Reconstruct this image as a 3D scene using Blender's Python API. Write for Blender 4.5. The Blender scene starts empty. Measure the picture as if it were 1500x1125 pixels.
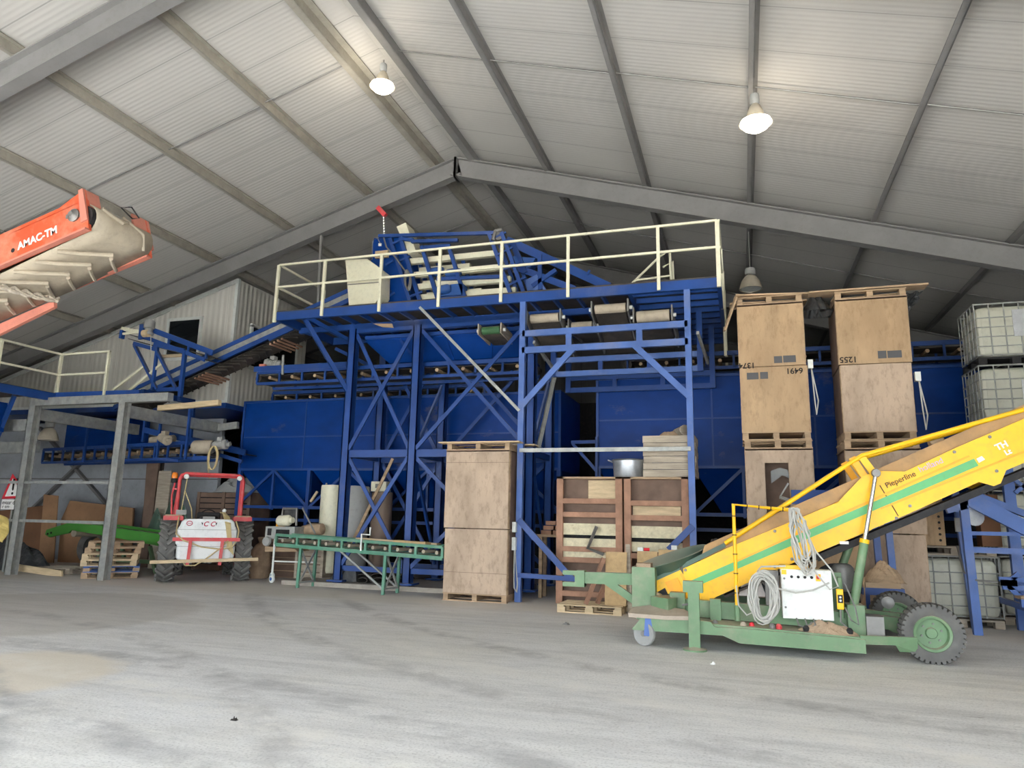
import bpy, math, random
from mathutils import Vector, Matrix
random.seed(7)
C = bpy.context.scene.collection
PI = math.pi
# ---------------------------------------------------------------- camera model
F = 1045.0; CX = 750.0; CY = 562.5; H = 1.6
dY = Vector((1089-CX, -(768-CY), -F)).normalized()
dX = Vector((3350, 128, F)); dX = (dX - dX.dot(dY)*dY).normalized()
dZ = dX.cross(dY)
def ray(x, y):
    c = Vector((x-CX, -(y-CY), -F)); return Vector((c.dot(dX), c.dot(dY), c.dot(dZ)))
def at(x, y, Y):
    r = ray(x, y); t = Y/r.y; return Vector((r.x*t, Y, H+r.z*t))
def gz(x, y, Z=0.0):
    r = ray(x, y); t = (Z-H)/r.z; return Vector((r.x*t, r.y*t, Z))
def gx(x, y, X):
    r = ray(x, y); t = X/r.x; return Vector((X, r.y*t, H+r.z*t))
def V(*a): return Vector(a)
cam = bpy.data.objects.new('camera', bpy.data.cameras.new('camera')); C.objects.link(cam)
Rm = Matrix(((dX[0], dX[1], dX[2]), (dY[0], dY[1], dY[2]), (dZ[0], dZ[1], dZ[2]))).to_4x4()
cam.matrix_world = Matrix.Translation((0, 0, H)) @ Rm
cam.data.sensor_width = 36; cam.data.lens = F/1500*36; cam.data.clip_end = 500
bpy.context.scene.camera = cam

# ---------------------------------------------------------------- materials
def lin(c):
    return tuple(((x/255)/12.92 if x/255 <= .04045 else ((x/255+.055)/1.055)**2.4) for x in c) + (1,)
def mat(name, col, rough=.6, metal=0.0, var=.18, scale=2.0, stretch=(1, 1, 1), patch=None, patch_amt=.5, patch_scale=.6,
        dust=0.0, dustcol=(168, 156, 138), bump=0.0, bump_scale=40, spec=.4, obj=False, grime=.25, grimecol=(96, 88, 78), plo=.48, phi=.72):
    m = bpy.data.materials.new(name); m.use_nodes = True
    nt = m.node_tree; N = nt.nodes; L = nt.links
    b = N['Principled BSDF']; b.inputs['Roughness'].default_value = rough; b.inputs['Metallic'].default_value = metal
    b.inputs['Specular IOR Level'].default_value = spec
    geo = N.new('ShaderNodeNewGeometry'); mp = N.new('ShaderNodeMapping'); mp.inputs['Scale'].default_value = stretch
    if obj:
        tc = N.new('ShaderNodeTexCoord'); L.new(tc.outputs['Object'], mp.inputs[0])
    else:
        L.new(geo.outputs['Position'], mp.inputs[0])
    n = N.new('ShaderNodeTexNoise'); n.inputs['Scale'].default_value = scale; n.inputs['Detail'].default_value = 6
    L.new(mp.outputs[0], n.inputs['Vector'])
    r = N.new('ShaderNodeValToRGB'); c = lin(col)
    r.color_ramp.elements[0].position = .3; r.color_ramp.elements[1].position = .7
    r.color_ramp.elements[0].color = tuple(x*(1-var) for x in c[:3])+(1,)
    r.color_ramp.elements[1].color = tuple(min(1, x*(1+var)) for x in c[:3])+(1,)
    L.new(n.outputs[0], r.inputs[0]); out = r.outputs[0]
    def mixin(fac, colr, out):
        mx = N.new('ShaderNodeMix'); mx.data_type = 'RGBA'
        L.new(fac, mx.inputs['Factor']); L.new(out, mx.inputs['A']); mx.inputs['B'].default_value = lin(colr)
        return mx.outputs['Result']
    if grime:
        n3 = N.new('ShaderNodeTexNoise'); n3.inputs['Scale'].default_value = scale*5; n3.inputs['Detail'].default_value = 9; n3.inputs['Roughness'].default_value = .75
        L.new(mp.outputs[0], n3.inputs['Vector'])
        mr = N.new('ShaderNodeMapRange'); mr.inputs[1].default_value = .5; mr.inputs[2].default_value = .72; mr.inputs[4].default_value = grime
        L.new(n3.outputs[0], mr.inputs[0]); out = mixin(mr.outputs[0], grimecol, out)
    if patch:
        n2 = N.new('ShaderNodeTexNoise'); n2.inputs['Scale'].default_value = patch_scale; n2.inputs['Detail'].default_value = 7
        n2.inputs['Roughness'].default_value = .65
        L.new(mp.outputs[0], n2.inputs['Vector'])
        mr = N.new('ShaderNodeMapRange'); mr.inputs[1].default_value = plo; mr.inputs[2].default_value = phi; mr.inputs[4].default_value = patch_amt
        L.new(n2.outputs[0], mr.inputs[0]); out = mixin(mr.outputs[0], patch, out)
    if dust:
        sx = N.new('ShaderNodeSeparateXYZ'); L.new(geo.outputs['Normal'], sx.inputs[0])
        mr = N.new('ShaderNodeMapRange'); mr.inputs[1].default_value = .45; mr.inputs[2].default_value = .95; mr.inputs[4].default_value = dust
        L.new(sx.outputs['Z'], mr.inputs[0]); out = mixin(mr.outputs[0], dustcol, out)
    L.new(out, b.inputs['Base Color'])
    if bump:
        bn = N.new('ShaderNodeTexNoise'); bn.inputs['Scale'].default_value = bump_scale; L.new(mp.outputs[0], bn.inputs['Vector'])
        bp = N.new('ShaderNodeBump'); bp.inputs['Strength'].default_value = bump; bp.inputs['Distance'].default_value = .02
        L.new(bn.outputs[0], bp.inputs['Height']); L.new(bp.outputs[0], b.inputs['Normal'])
    return m
def emit(name, col, s):
    m = bpy.data.materials.new(name); m.use_nodes = True; b = m.node_tree.nodes['Principled BSDF']
    b.inputs['Base Color'].default_value = (1, 1, 1, 1); b.inputs['Emission Color'].default_value = lin(col); b.inputs['Emission Strength'].default_value = s
    return m
M = {}
M['blue'] = mat('blue_paint', (30, 68, 134), .42, patch=(118, 118, 126), patch_amt=.4, dust=.6, grime=.06, plo=.55, phi=.75)
M['blue_dusty_lit'] = mat('blue_paint_dusty_lit', (78, 108, 170), .5, patch=(140, 140, 150), patch_amt=.4, patch_scale=1.5, dust=.6, grime=.08)  # dust plus nearer daylight put into one lighter blue
M['blue_sheet'] = mat('blue_sheet', (4, 56, 130), .4, var=.12, patch=(110, 108, 112), patch_amt=.4, patch_scale=.9, dust=.7, plo=.62, phi=.7, grime=0, spec=.2, stretch=(1, 1, 1.6))
M['cream'] = mat('cream_paint', (226, 222, 196), .45, var=.06, patch=(200, 190, 160), patch_amt=.3, patch_scale=2)
M['white'] = mat('white_paint', (226, 228, 222), .4, var=.04)
M['yellow'] = mat('yellow_paint', (250, 190, 8), .4, var=.06, patch=(222, 160, 20), patch_amt=.35, patch_scale=2.2, dust=.35)
M['yellow_deep'] = mat('yellow_deep_paint', (246, 168, 6), .42, var=.06)
M['green'] = mat('green_paint', (108, 138, 102), .5, var=.14, patch=(150, 148, 126), patch_amt=.6, patch_scale=3, dust=.85, dustcol=(172, 160, 142))
M['stripe'] = mat('stripe_green', (98, 178, 112), .5, var=.05)
M['green_mint'] = mat('worn_table_green', (86, 140, 116), .55, var=.15, patch=(140, 140, 128), patch_amt=.5, patch_scale=4, dust=.6)
M['green_bright'] = mat('bright_green_paint', (78, 148, 62), .4, var=.08, dust=.4)
M['green_dull'] = mat('dull_green', (62, 104, 66), .6, var=.2, dust=.4)
M['green_dark'] = mat('dark_green_plastic', (76, 100, 86), .5, var=.25, dust=.7)
M['orange'] = mat('orange_paint', (206, 82, 46), .5, var=.12, patch=(206, 150, 124), patch_amt=.6, patch_scale=2.4)
M['salmon'] = mat('faded_orange_paint', (196, 122, 104), .6, var=.12)
M['red'] = mat('red_paint', (206, 66, 70), .45, var=.1, patch=(190, 140, 130), patch_amt=.4, patch_scale=5, dust=.5)
M['galv'] = mat('galvanized_steel', (158, 160, 156), .5, .35, var=.18, scale=7, patch=(196, 190, 176), patch_amt=.5, patch_scale=4)
M['steel'] = mat('grey_steel', (128, 126, 122), .5, .4, var=.15, scale=5)
M['chrome'] = mat('bright_steel', (214, 212, 206), .22, .9, var=.05)
M['frame_grey'] = mat('frame_grey_paint_backlit_purlin', (124, 122, 120), .55, var=.08)
M['purlin'] = mat('purlin_galvanized_lit', (162, 157, 145), .55, .2, var=.12, scale=4)
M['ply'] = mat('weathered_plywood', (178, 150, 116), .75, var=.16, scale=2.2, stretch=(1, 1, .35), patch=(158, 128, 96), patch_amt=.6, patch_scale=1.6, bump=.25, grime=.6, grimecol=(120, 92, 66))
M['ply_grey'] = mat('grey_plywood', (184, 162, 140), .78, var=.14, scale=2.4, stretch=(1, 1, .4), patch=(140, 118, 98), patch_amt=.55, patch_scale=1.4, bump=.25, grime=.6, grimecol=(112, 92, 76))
M['ply_dark'] = mat('dark_plywood_shaded_sides', (122, 100, 86), .8, var=.16, scale=3, patch=(92, 76, 66), patch_amt=.6, patch_scale=2)
M['timber'] = mat('old_timber', (178, 152, 122), .8, var=.22, scale=3, stretch=(.5, 2, 4), patch=(128, 106, 84), patch_amt=.5, patch_scale=2, bump=.3)
M['timber_red'] = mat('reddish_timber', (168, 128, 104), .8, var=.2, scale=4, patch=(120, 88, 70), patch_amt=.5, patch_scale=3)
M['timber_pale'] = mat('pale_timber', (206, 184, 148), .75, var=.16, scale=4, stretch=(.6, 2, 4), patch=(160, 134, 100), patch_amt=.4, patch_scale=3)
M['timber_grey'] = mat('grey_timber', (176, 164, 146), .8, var=.2, scale=3, stretch=(.5, 1, 5), patch=(128, 116, 102), patch_amt=.55, patch_scale=2.5, bump=.3)
M['osb'] = mat('chipboard', (194, 164, 120), .8, var=.1, scale=14)
M['dusty_plate'] = mat('dust_covered_plate', (172, 158, 142), .85, var=.12, scale=4)
M['tyre_dusty'] = mat('dusty_tyre_lugs', (112, 110, 106), .85, var=.25, scale=6)
M['foam'] = mat('foam_strip', (214, 204, 172), .9, var=.12, scale=9, patch=(150, 136, 110), patch_amt=.5, patch_scale=5, bump=.8, bump_scale=14)
M['card'] = mat('brown_cardboard', (172, 132, 98), .85, var=.1, scale=1.5)
M['card_dark'] = mat('dark_cardboard', (136, 98, 72), .85, var=.12, scale=1.5)
M['black'] = mat('black_rubber', (34, 33, 34), .7, var=.2)
M['belt'] = mat('dusty_belt', (62, 57, 52), .75, var=.3, scale=3, patch=(128, 116, 102), patch_amt=.5, patch_scale=1.2)
M['belt_pale'] = mat('pale_dusty_belt', (176, 164, 144), .8, var=.1, patch=(128, 120, 110), patch_amt=.6, patch_scale=1.8)
M['tyre'] = mat('dusty_tyre', (98, 97, 94), .8, var=.25, scale=6, patch=(120, 114, 106), patch_amt=.5, patch_scale=5)
M['skirt'] = mat('brown_skirt_board', (176, 140, 96), .8, var=.14, scale=3, patch=(130, 110, 92), patch_amt=.6, patch_scale=2)
M['deck'] = mat('dark_deck_board', (74, 66, 60), .8, var=.25, scale=3)
M['dark'] = mat('near_black_shade', (22, 22, 24), .8, var=.1)
M['grey_plastic'] = mat('grey_plastic', (150, 150, 146), .5, var=.08)
M['ibc'] = mat('ibc_plastic', (188, 188, 172), .45, var=.06, scale=1.2, patch=(186, 182, 160), patch_amt=.4, patch_scale=1)
M['foil'] = mat('silver_plate', (206, 208, 210), .3, .6, var=.1, scale=8)
M['tank'] = mat('white_tank_plastic', (222, 224, 222), .35, var=.04)
M['cable'] = mat('grey_cable', (186, 184, 176), .55, var=.08)
M['cable_tan'] = mat('tan_hose', (196, 176, 128), .55, var=.08)
M['orange_lens'] = mat('beacon_amber', (232, 130, 36), .25, var=.03)
M['ink'] = mat('black_ink', (40, 34, 30), .8, var=.2, scale=20)
M['slate'] = mat('slate_card', (84, 84, 86), .7, var=.08)
M['ink_red'] = mat('red_ink', (190, 60, 84), .6, var=.05)
M['ink_white'] = mat('white_ink', (240, 230, 222), .7, var=.06, scale=20)
M['ink_lilac'] = mat('lilac_ink', (196, 176, 206), .7, var=.06)
M['ink_brown'] = mat('brown_ink', (88, 62, 34), .7, var=.06)
M['sign_red'] = mat('sign_red', (226, 50, 62), .4, var=.03)
M['sign_white'] = mat('sign_white', (238, 236, 230), .45, var=.03)
M['tan_cloth'] = mat('tan_sacking', (170, 146, 120), .9, var=.2, scale=8, bump=.5)
M['yellow_bag'] = mat('yellow_bag', (214, 190, 112), .8, var=.15, scale=6)
M['black_sheet'] = mat('black_plastic_sheet', (52, 54, 56), .45, var=.3, scale=6, patch=(110, 106, 100), patch_amt=.5, patch_scale=5)
M['zinc'] = mat('zinc', (176, 180, 184), .35, .6, var=.2, scale=6)
M['rope'] = mat('pale_rope', (196, 184, 166), .85, var=.2, scale=30)
M['tank_grey'] = mat('grey_tank', (168, 168, 164), .5, var=.08)
M['tank_brown'] = mat('brown_tank', (126, 108, 94), .6, var=.1)
M['lampshade'] = mat('lamp_shade_metal', (196, 186, 166), .35, .3, var=.06)
M['lit'] = emit('lamp_lit', (255, 240, 212), 10)
M['conc'] = mat('concrete_panel', (170, 174, 178), .85, var=.12, scale=1.2, patch=(140, 140, 140), patch_amt=.5, patch_scale=.8)
M['conc_light'] = mat('concrete_kerb', (166, 158, 146), .9, var=.12, scale=5, bump=.4)
M['wall'] = mat('wall_and_light_blocker', (120, 122, 122), .7, var=.06)
M['motor_blue'] = mat('motor_blue', (40, 84, 150), .45, var=.1, dust=.5)
def glassmat():
    m = bpy.data.materials.new('dark_window_glass'); m.use_nodes = True
    b = m.node_tree.nodes['Principled BSDF']; b.inputs['Base Color'].default_value = (.012, .015, .018, 1); b.inputs['Roughness'].default_value = .06
    return m
M['glass'] = glassmat()
def pvcmat():
    m = bpy.data.materials.new('clear_strip'); m.use_nodes = True
    b = m.node_tree.nodes['Principled BSDF']; b.inputs['Base Color'].default_value = (.8, .85, .85, 1); b.inputs['Roughness'].default_value = .15
    b.inputs['Transmission Weight'].default_value = .85; b.inputs['IOR'].default_value = 1.1
    return m
M['clear'] = pvcmat()
def ribbed(name, col, axis, period, seam=None, depth=.012, seamdark=.62, rough=.5, strength=.6):
    """sandwich panel: fine ribs along one axis, a joint line each panel width"""
    m = bpy.data.materials.new(name); m.use_nodes = True; nt = m.node_tree; N = nt.nodes; L = nt.links
    b = N['Principled BSDF']; b.inputs['Roughness'].default_value = rough
    g = N.new('ShaderNodeNewGeometry'); s = N.new('ShaderNodeSeparateXYZ'); L.new(g.outputs['Position'], s.inputs[0])
    def math_(op, a, bb=None, c=None):
        n = N.new('ShaderNodeMath'); n.operation = op
        for i, v in enumerate((a, bb, c)):
            if v is None: continue
            if isinstance(v, (int, float)): n.inputs[i].default_value = v
            else: L.new(v, n.inputs[i])
        return n.outputs[0]
    p = s.outputs[axis]
    rib = math_('SINE', math_('MULTIPLY', p, 2*PI/period))
    bp = N.new('ShaderNodeBump'); bp.inputs['Strength'].default_value = strength; bp.inputs['Distance'].default_value = depth
    L.new(rib, bp.inputs['Height']); L.new(bp.outputs[0], b.inputs['Normal'])
    n = N.new('ShaderNodeTexNoise'); n.inputs['Scale'].default_value = .35; n.inputs['Detail'].default_value = 4; L.new(g.outputs['Position'], n.inputs['Vector'])
    r = N.new('ShaderNodeValToRGB'); c = lin(col)
    r.color_ramp.elements[0].position = .3; r.color_ramp.elements[1].position = .7
    r.color_ramp.elements[0].color = tuple(x*.93 for x in c[:3])+(1,); r.color_ramp.elements[1].color = tuple(x*1.05 for x in c[:3])+(1,)
    L.new(n.outputs[0], r.inputs[0]); out = r.outputs[0]
    if seam:
        f = math_('FRACT', math_('DIVIDE', p, seam)); d = math_('ABSOLUTE', math_('SUBTRACT', f, .5))
        k = math_('LESS_THAN', d, .012/seam)
        mx = N.new('ShaderNodeMix'); mx.data_type = 'RGBA'; L.new(k, mx.inputs['Factor']); L.new(out, mx.inputs['A'])
        mx.inputs['B'].default_value = tuple(x*seamdark for x in c[:3])+(1,); out = mx.outputs['Result']
    L.new(out, b.inputs['Base Color'])
    return m
M['roof_panel'] = ribbed('roof_sandwich_panel', (183, 180, 174), 1, .1, seam=1.0, strength=.12)
M['cabin_panel'] = ribbed('cabin_panel', (212, 208, 198), 0, .2, seam=1.0, seamdark=.8)
M['cabin_panel_side'] = ribbed('cabin_panel_side', (212, 208, 198), 1, .2, seam=1.0, seamdark=.8)
M['wall_clad'] = ribbed('wall_cladding', (96, 96, 98), 0, .25, seam=1.0)
def floor_mat():
    m = bpy.data.materials.new('dusty_concrete_floor'); m.use_nodes = True; nt = m.node_tree; N = nt.nodes; L = nt.links
    b = N['Principled BSDF']; b.inputs['Roughness'].default_value = .85; b.inputs['Specular IOR Level'].default_value = .25
    g = N.new('ShaderNodeNewGeometry')
    def noise(scale, stretch, rot=0, detail=8, rough=.6):
        mp = N.new('ShaderNodeMapping'); mp.vector_type = 'POINT'; mp.inputs['Scale'].default_value = stretch; mp.inputs['Rotation'].default_value = (0, 0, rot)
        L.new(g.outputs['Position'], mp.inputs[0]); n = N.new('ShaderNodeTexNoise'); n.inputs['Scale'].default_value = scale
        n.inputs['Detail'].default_value = detail; n.inputs['Roughness'].default_value = rough; L.new(mp.outputs[0], n.inputs['Vector']); return n.outputs[0]
    def ramp(v, a, bb, lo=0, hi=1):
        r = N.new('ShaderNodeMapRange'); r.inputs[1].default_value = a; r.inputs[2].default_value = bb; r.inputs[3].default_value = lo; r.inputs[4].default_value = hi
        L.new(v, r.inputs[0]); return r.outputs[0]
    def mix(f, A, B):
        mx = N.new('ShaderNodeMix'); mx.data_type = 'RGBA'; L.new(f, mx.inputs['Factor'])
        for k, v in (('A', A), ('B', B)):
            if isinstance(v, tuple): mx.inputs[k].default_value = v
            else: L.new(v, mx.inputs[k])
        return mx.outputs['Result']
    base = mix(ramp(noise(.5, (1, 1, 1)), .35, .7), lin((214, 213, 211)), lin((224, 222, 217)))
    base = mix(ramp(noise(1.7, (.22, 1.9, 1), .12, 12, .75), .45, .7, 0, .55), base, lin((160, 159, 158)))  # tyre-swept grey streaks
    base = mix(ramp(noise(1.6, (.2, 2.4, 1), .36, 10, .7), .52, .72, 0, .6), base, lin((224, 222, 216)))  # pale dusty streaks
    base = mix(ramp(noise(.3, (1, 1, 1), .5), .5, .66, 0, .5), base, lin((210, 206, 195)))                # sandy patches
    base = mix(ramp(noise(5, (.6, 1.5, 1), -.3, 12, .85), .5, .72, 0, .5), base, lin((158, 157, 155)))   # scuffs
    base = mix(ramp(noise(45, (1, 1, 1), 0, 4), .5, .75, 0, .5), base, lin((120, 117, 112)))              # grit
    base = mix(ramp(noise(2.6, (.5, 1.6, 1), .1), .69, .73, 0, .5), base, lin((110, 105, 98)))            # stains
    # swept fan of sandy dust with a curved edge
    def fan(c, r, amt, col, base):
        d = N.new('ShaderNodeVectorMath'); d.operation = 'DISTANCE'; L.new(g.outputs['Position'], d.inputs[0]); d.inputs[1].default_value = c
        wob = N.new('ShaderNodeMath'); wob.operation = 'ADD'; L.new(d.outputs['Value'], wob.inputs[0]); L.new(ramp(noise(2.5, (1, 1, 1)), 0, 1, -.25, .25), wob.inputs[1])
        return mix(ramp(wob.outputs[0], r, r-.25, 0, amt), base, lin(col))
    base = fan(tuple(gz(-10, 985)), 1.25, .7, (216, 205, 184), base)
    base = fan(tuple(gz(20, 895)), 2.9, .45, (172, 167, 158), base)
    def arc(c, r, hw, amt, col, base):
        d = N.new('ShaderNodeVectorMath'); d.operation = 'DISTANCE'; L.new(g.outputs['Position'], d.inputs[0]); d.inputs[1].default_value = c
        a = N.new('ShaderNodeMath'); a.operation = 'SUBTRACT'; L.new(d.outputs['Value'], a.inputs[0]); a.inputs[1].default_value = r
        b_ = N.new('ShaderNodeMath'); b_.operation = 'ABSOLUTE'; L.new(a.outputs[0], b_.inputs[0])
        m1 = ramp(b_.outputs[0], hw, hw*.4, 0, amt); m2 = N.new('ShaderNodeMath'); m2.operation = 'MULTIPLY'; L.new(m1, m2.inputs[0]); L.new(ramp(noise(1.4, (1, 1, 1), r, 6, .7), .42, .62), m2.inputs[1])
        return mix(m2.outputs[0], base, lin(col))
    for c, r, hw, amt, col in (((-9, -9, 0), 14.2, .22, .6, (150, 149, 148)), ((-9, -9, 0), 15.9, .25, .6, (150, 149, 148)), ((-9, -9, 0), 15.1, .3, .6, (226, 222, 212)), ((6, 24, 0), 17.5, .22, .6, (148, 147, 146)),
                               ((6, 24, 0), 19.2, .25, .55, (150, 149, 148)), ((6, 24, 0), 18.4, .25, .5, (228, 224, 216)), ((-14, -6, 0), 13.4, .2, .6, (148, 147, 146)), ((-14, -6, 0), 15.2, .22, .55, (150, 148, 146))):
        base = arc(c, r, hw, amt, col, base)
    # belt of blown dust along the front of the stored goods
    sp = N.new('ShaderNodeSeparateXYZ'); L.new(g.outputs['Position'], sp.inputs[0])
    wb = N.new('ShaderNodeMath'); wb.operation = 'ADD'; L.new(sp.outputs['Y'], wb.inputs[0]); L.new(ramp(noise(1.2, (1, 1, 1)), 0, 1, -.8, .8), wb.inputs[1])
    base = mix(ramp(wb.outputs[0], 12.3, 13.1, 0, .7), base, lin((204, 197, 186)))
    L.new(base, b.inputs['Base Color'])
    bp = N.new('ShaderNodeBump'); bp.inputs['Strength'].default_value = .25; bp.inputs['Distance'].default_value = .01
    L.new(noise(30, (1, 1, 1)), bp.inputs['Height']); L.new(bp.outputs[0], b.inputs['Normal'])
    return m
M['floor'] = floor_mat()
M['yard'] = mat('unseen_bounce_apron', (196, 196, 194), .9, var=.06, grime=0)
M['asphalt'] = mat('unseen_dark_yard', (70, 72, 70), .9, var=.1)

# ---------------------------------------------------------------- mesh helpers
class MB:
    def __init__(s): s.v = []; s.f = []
    def add(s, vs, fs):
        b = len(s.v); s.v += [Vector(p) for p in vs]; s.f += [tuple(b+i for i in f) for f in fs]; return s
    def box(s, a, b):
        x0, y0, z0 = (min(a[i], b[i]) for i in range(3)); x1, y1, z1 = (max(a[i], b[i]) for i in range(3))
        return s.add([(x0,y0,z0),(x1,y0,z0),(x1,y1,z0),(x0,y1,z0),(x0,y0,z1),(x1,y0,z1),(x1,y1,z1),(x0,y1,z1)],
                     [(3,2,1,0),(4,5,6,7),(0,1,5,4),(1,2,6,5),(2,3,7,6),(3,0,4,7)])
    def bar(s, p, q, w, h=None, up=(0, 0, 1)):
        h = h or w; p = Vector(p); q = Vector(q); d = (q-p).normalized(); u = Vector(up)
        if abs(d.dot(u)) > .98: u = Vector((0, 1, 0))
        x = d.cross(u).normalized()*w/2; z = x.cross(d).normalized()*h/2
        return s.add([p-x-z, p+x-z, p+x+z, p-x+z, q-x-z, q+x-z, q+x+z, q-x+z],
                     [(0,1,2,3),(7,6,5,4),(0,4,5,1),(1,5,6,2),(2,6,7,3),(3,7,4,0)])
    def prism(s, pts, vec):
        n = len(pts); vec = Vector(vec); a = [Vector(p) for p in pts]
        return s.add(a+[p+vec for p in a], [tuple(range(n-1, -1, -1)), tuple(range(n, 2*n))]+[(i, (i+1) % n, n+(i+1) % n, n+i) for i in range(n)])
    def path(s, pts, r, n=8, closed=False):
        pts = [Vector(p) for p in pts]; m = len(pts); rings = []; ref = None
        for i, p in enumerate(pts):
            a = pts[(i-1) % m] if (closed or i) else p; b = pts[(i+1) % m] if (closed or i < m-1) else p
            d = (b-a).normalized()
            if ref is None:
                ref = Vector((0, 0, 1)) if abs(d.z) < .9 else Vector((1, 0, 0))
            x = d.cross(ref).normalized(); y = x.cross(d).normalized(); ref = y
            rr = r[i] if isinstance(r, (list, tuple)) else r
            rings.append([p+x*math.cos(2*PI*k/n)*rr+y*math.sin(2*PI*k/n)*rr for k in range(n)])
        vs = [v for rg in rings for v in rg]; fs = []
        for i in range(m if closed else m-1):
            j = (i+1) % m
            fs += [(i*n+k, i*n+(k+1) % n, j*n+(k+1) % n, j*n+k) for k in range(n)]
        if not closed: fs += [tuple(range(n-1, -1, -1)), tuple(range((m-1)*n, m*n))]
        return s.add(vs, fs)
    def tube(s, p, q, r, n=10): return s.path([p, q], r, n)
    def lathe(s, prof, c, axis=(0, 0, 1), n=24):
        a = Vector(axis).normalized(); x = a.cross(Vector((0, 1, 0)) if abs(a.y) < .9 else Vector((1, 0, 0))).normalized(); y = a.cross(x); c = Vector(c)
        vs = [c+a*z+(x*math.cos(2*PI*k/n)+y*math.sin(2*PI*k/n))*r for r, z in prof for k in range(n)]
        fs = [(i*n+k, i*n+(k+1) % n, (i+1)*n+(k+1) % n, (i+1)*n+k) for i in range(len(prof)-1) for k in range(n)]
        shut = tuple(prof[0]) == tuple(prof[-1])
        if prof[0][0] > 1e-4 and not shut: fs.append(tuple(range(n-1, -1, -1)))
        if prof[-1][0] > 1e-4 and not shut: fs.append(tuple(range((len(prof)-1)*n, len(prof)*n)))
        return s.add(vs, fs)
    def quadgrid(s, fn, nu, nv):
        vs = [fn(u/nu, v/nv) for u in range(nu+1) for v in range(nv+1)]
        return s.add(vs, [(u*(nv+1)+v, (u+1)*(nv+1)+v, (u+1)*(nv+1)+v+1, u*(nv+1)+v+1) for u in range(nu) for v in range(nv)])
    def build(s, name, m, parent=None, smooth=False, bevel=0, solid=0, sub=0):
        me = bpy.data.meshes.new(name)
        if parent is not None: o0 = ORG[parent.name]
        else:
            xs = [v.x for v in s.v]; ys = [v.y for v in s.v]; zs = [v.z for v in s.v]
            o0 = Vector(((min(xs)+max(xs))/2, (min(ys)+max(ys))/2, min(zs)))
        me.from_pydata([tuple(v-o0) for v in s.v], [], s.f); me.update()
        import bmesh
        bm = bmesh.new(); bm.from_mesh(me); bmesh.ops.recalc_face_normals(bm, faces=bm.faces); bm.to_mesh(me); bm.free()
        if isinstance(m, str): m = M[m]
        me.materials.append(m)
        if smooth:
            me.polygons.foreach_set('use_smooth', [True]*len(me.polygons)); me.update()
        o = bpy.data.objects.new(name, me); C.objects.link(o); ORG[o.name] = o0
        if parent is None: o.location = o0
        else: o.parent = parent
        if smooth and not sub:
            md = o.modifiers.new('edges', 'EDGE_SPLIT'); md.split_angle = math.radians(40)
        if solid: md = o.modifiers.new('solid', 'SOLIDIFY'); md.thickness = solid; md.offset = 0
        if sub: md = o.modifiers.new('sub', 'SUBSURF'); md.levels = sub; md.render_levels = sub
        if bevel:
            md = o.modifiers.new('bev', 'BEVEL'); md.width = bevel; md.segments = 2; md.limit_method = 'ANGLE'
        return o
ORG = {}
def tag(o, label=None, cat=None, group=None, kind=None):
    if label: o['label'] = label
    if cat: o['category'] = cat
    if group: o['group'] = group
    if kind: o['kind'] = kind
    return o
def thing(name, label, cat, loc=(0, 0, 0), group=None, rz=None):
    """Empty at a thing's base; with rz its parts are built in local coordinates, without it in world coordinates"""
    o = bpy.data.objects.new(name, None); C.objects.link(o); o.location = loc; o.empty_display_size = .2
    if rz is not None: o.rotation_euler = (0, 0, rz); ORG[o.name] = Vector((0, 0, 0))
    else: ORG[o.name] = Vector(loc)
    return tag(o, label, cat, group)
def copy_tree(o, parent=None):
    c = o.copy(); C.objects.link(c); c.parent = parent; ORG[c.name] = ORG[o.name]
    for ch in list(o.children): copy_tree(ch, c)
    return c
def box(a, b): return MB().box(a, b)
def bar(p, q, w, h=None, up=(0, 0, 1)): return MB().bar(p, q, w, h, up)
def tube(p, q, r, n=10): return MB().tube(p, q, r, n)
def text(name, body, m, parent, origin, xdir, ydir, size, depth=.004, bold=0.0, shear=0.0, kind=None):
    """flat lettering with a hair of thickness, converted to a mesh; origin = lower left corner in world (or local) space"""
    cu = bpy.data.curves.new(name, 'FONT'); cu.body = body; cu.size = size; cu.extrude = depth; cu.offset = bold; cu.shear = shear
    tmp = bpy.data.objects.new(name, cu); C.objects.link(tmp)
    dg = bpy.context.evaluated_depsgraph_get(); dg.update()
    me = bpy.data.meshes.new_from_object(tmp.evaluated_get(dg)); bpy.data.objects.remove(tmp)
    x = Vector(xdir).normalized(); y = Vector(ydir); y = (y-y.dot(x)*x).normalized(); z = x.cross(y)
    o0 = ORG[parent.name]; org = Vector(origin)-o0
    for v in me.vertices: v.co = org+x*v.co.x+y*v.co.y+z*v.co.z
    me.materials.clear(); me.materials.append(M[m])
    o = bpy.data.objects.new(name, me); C.objects.link(o); o.parent = parent; ORG[o.name] = o0
    return o
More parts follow.
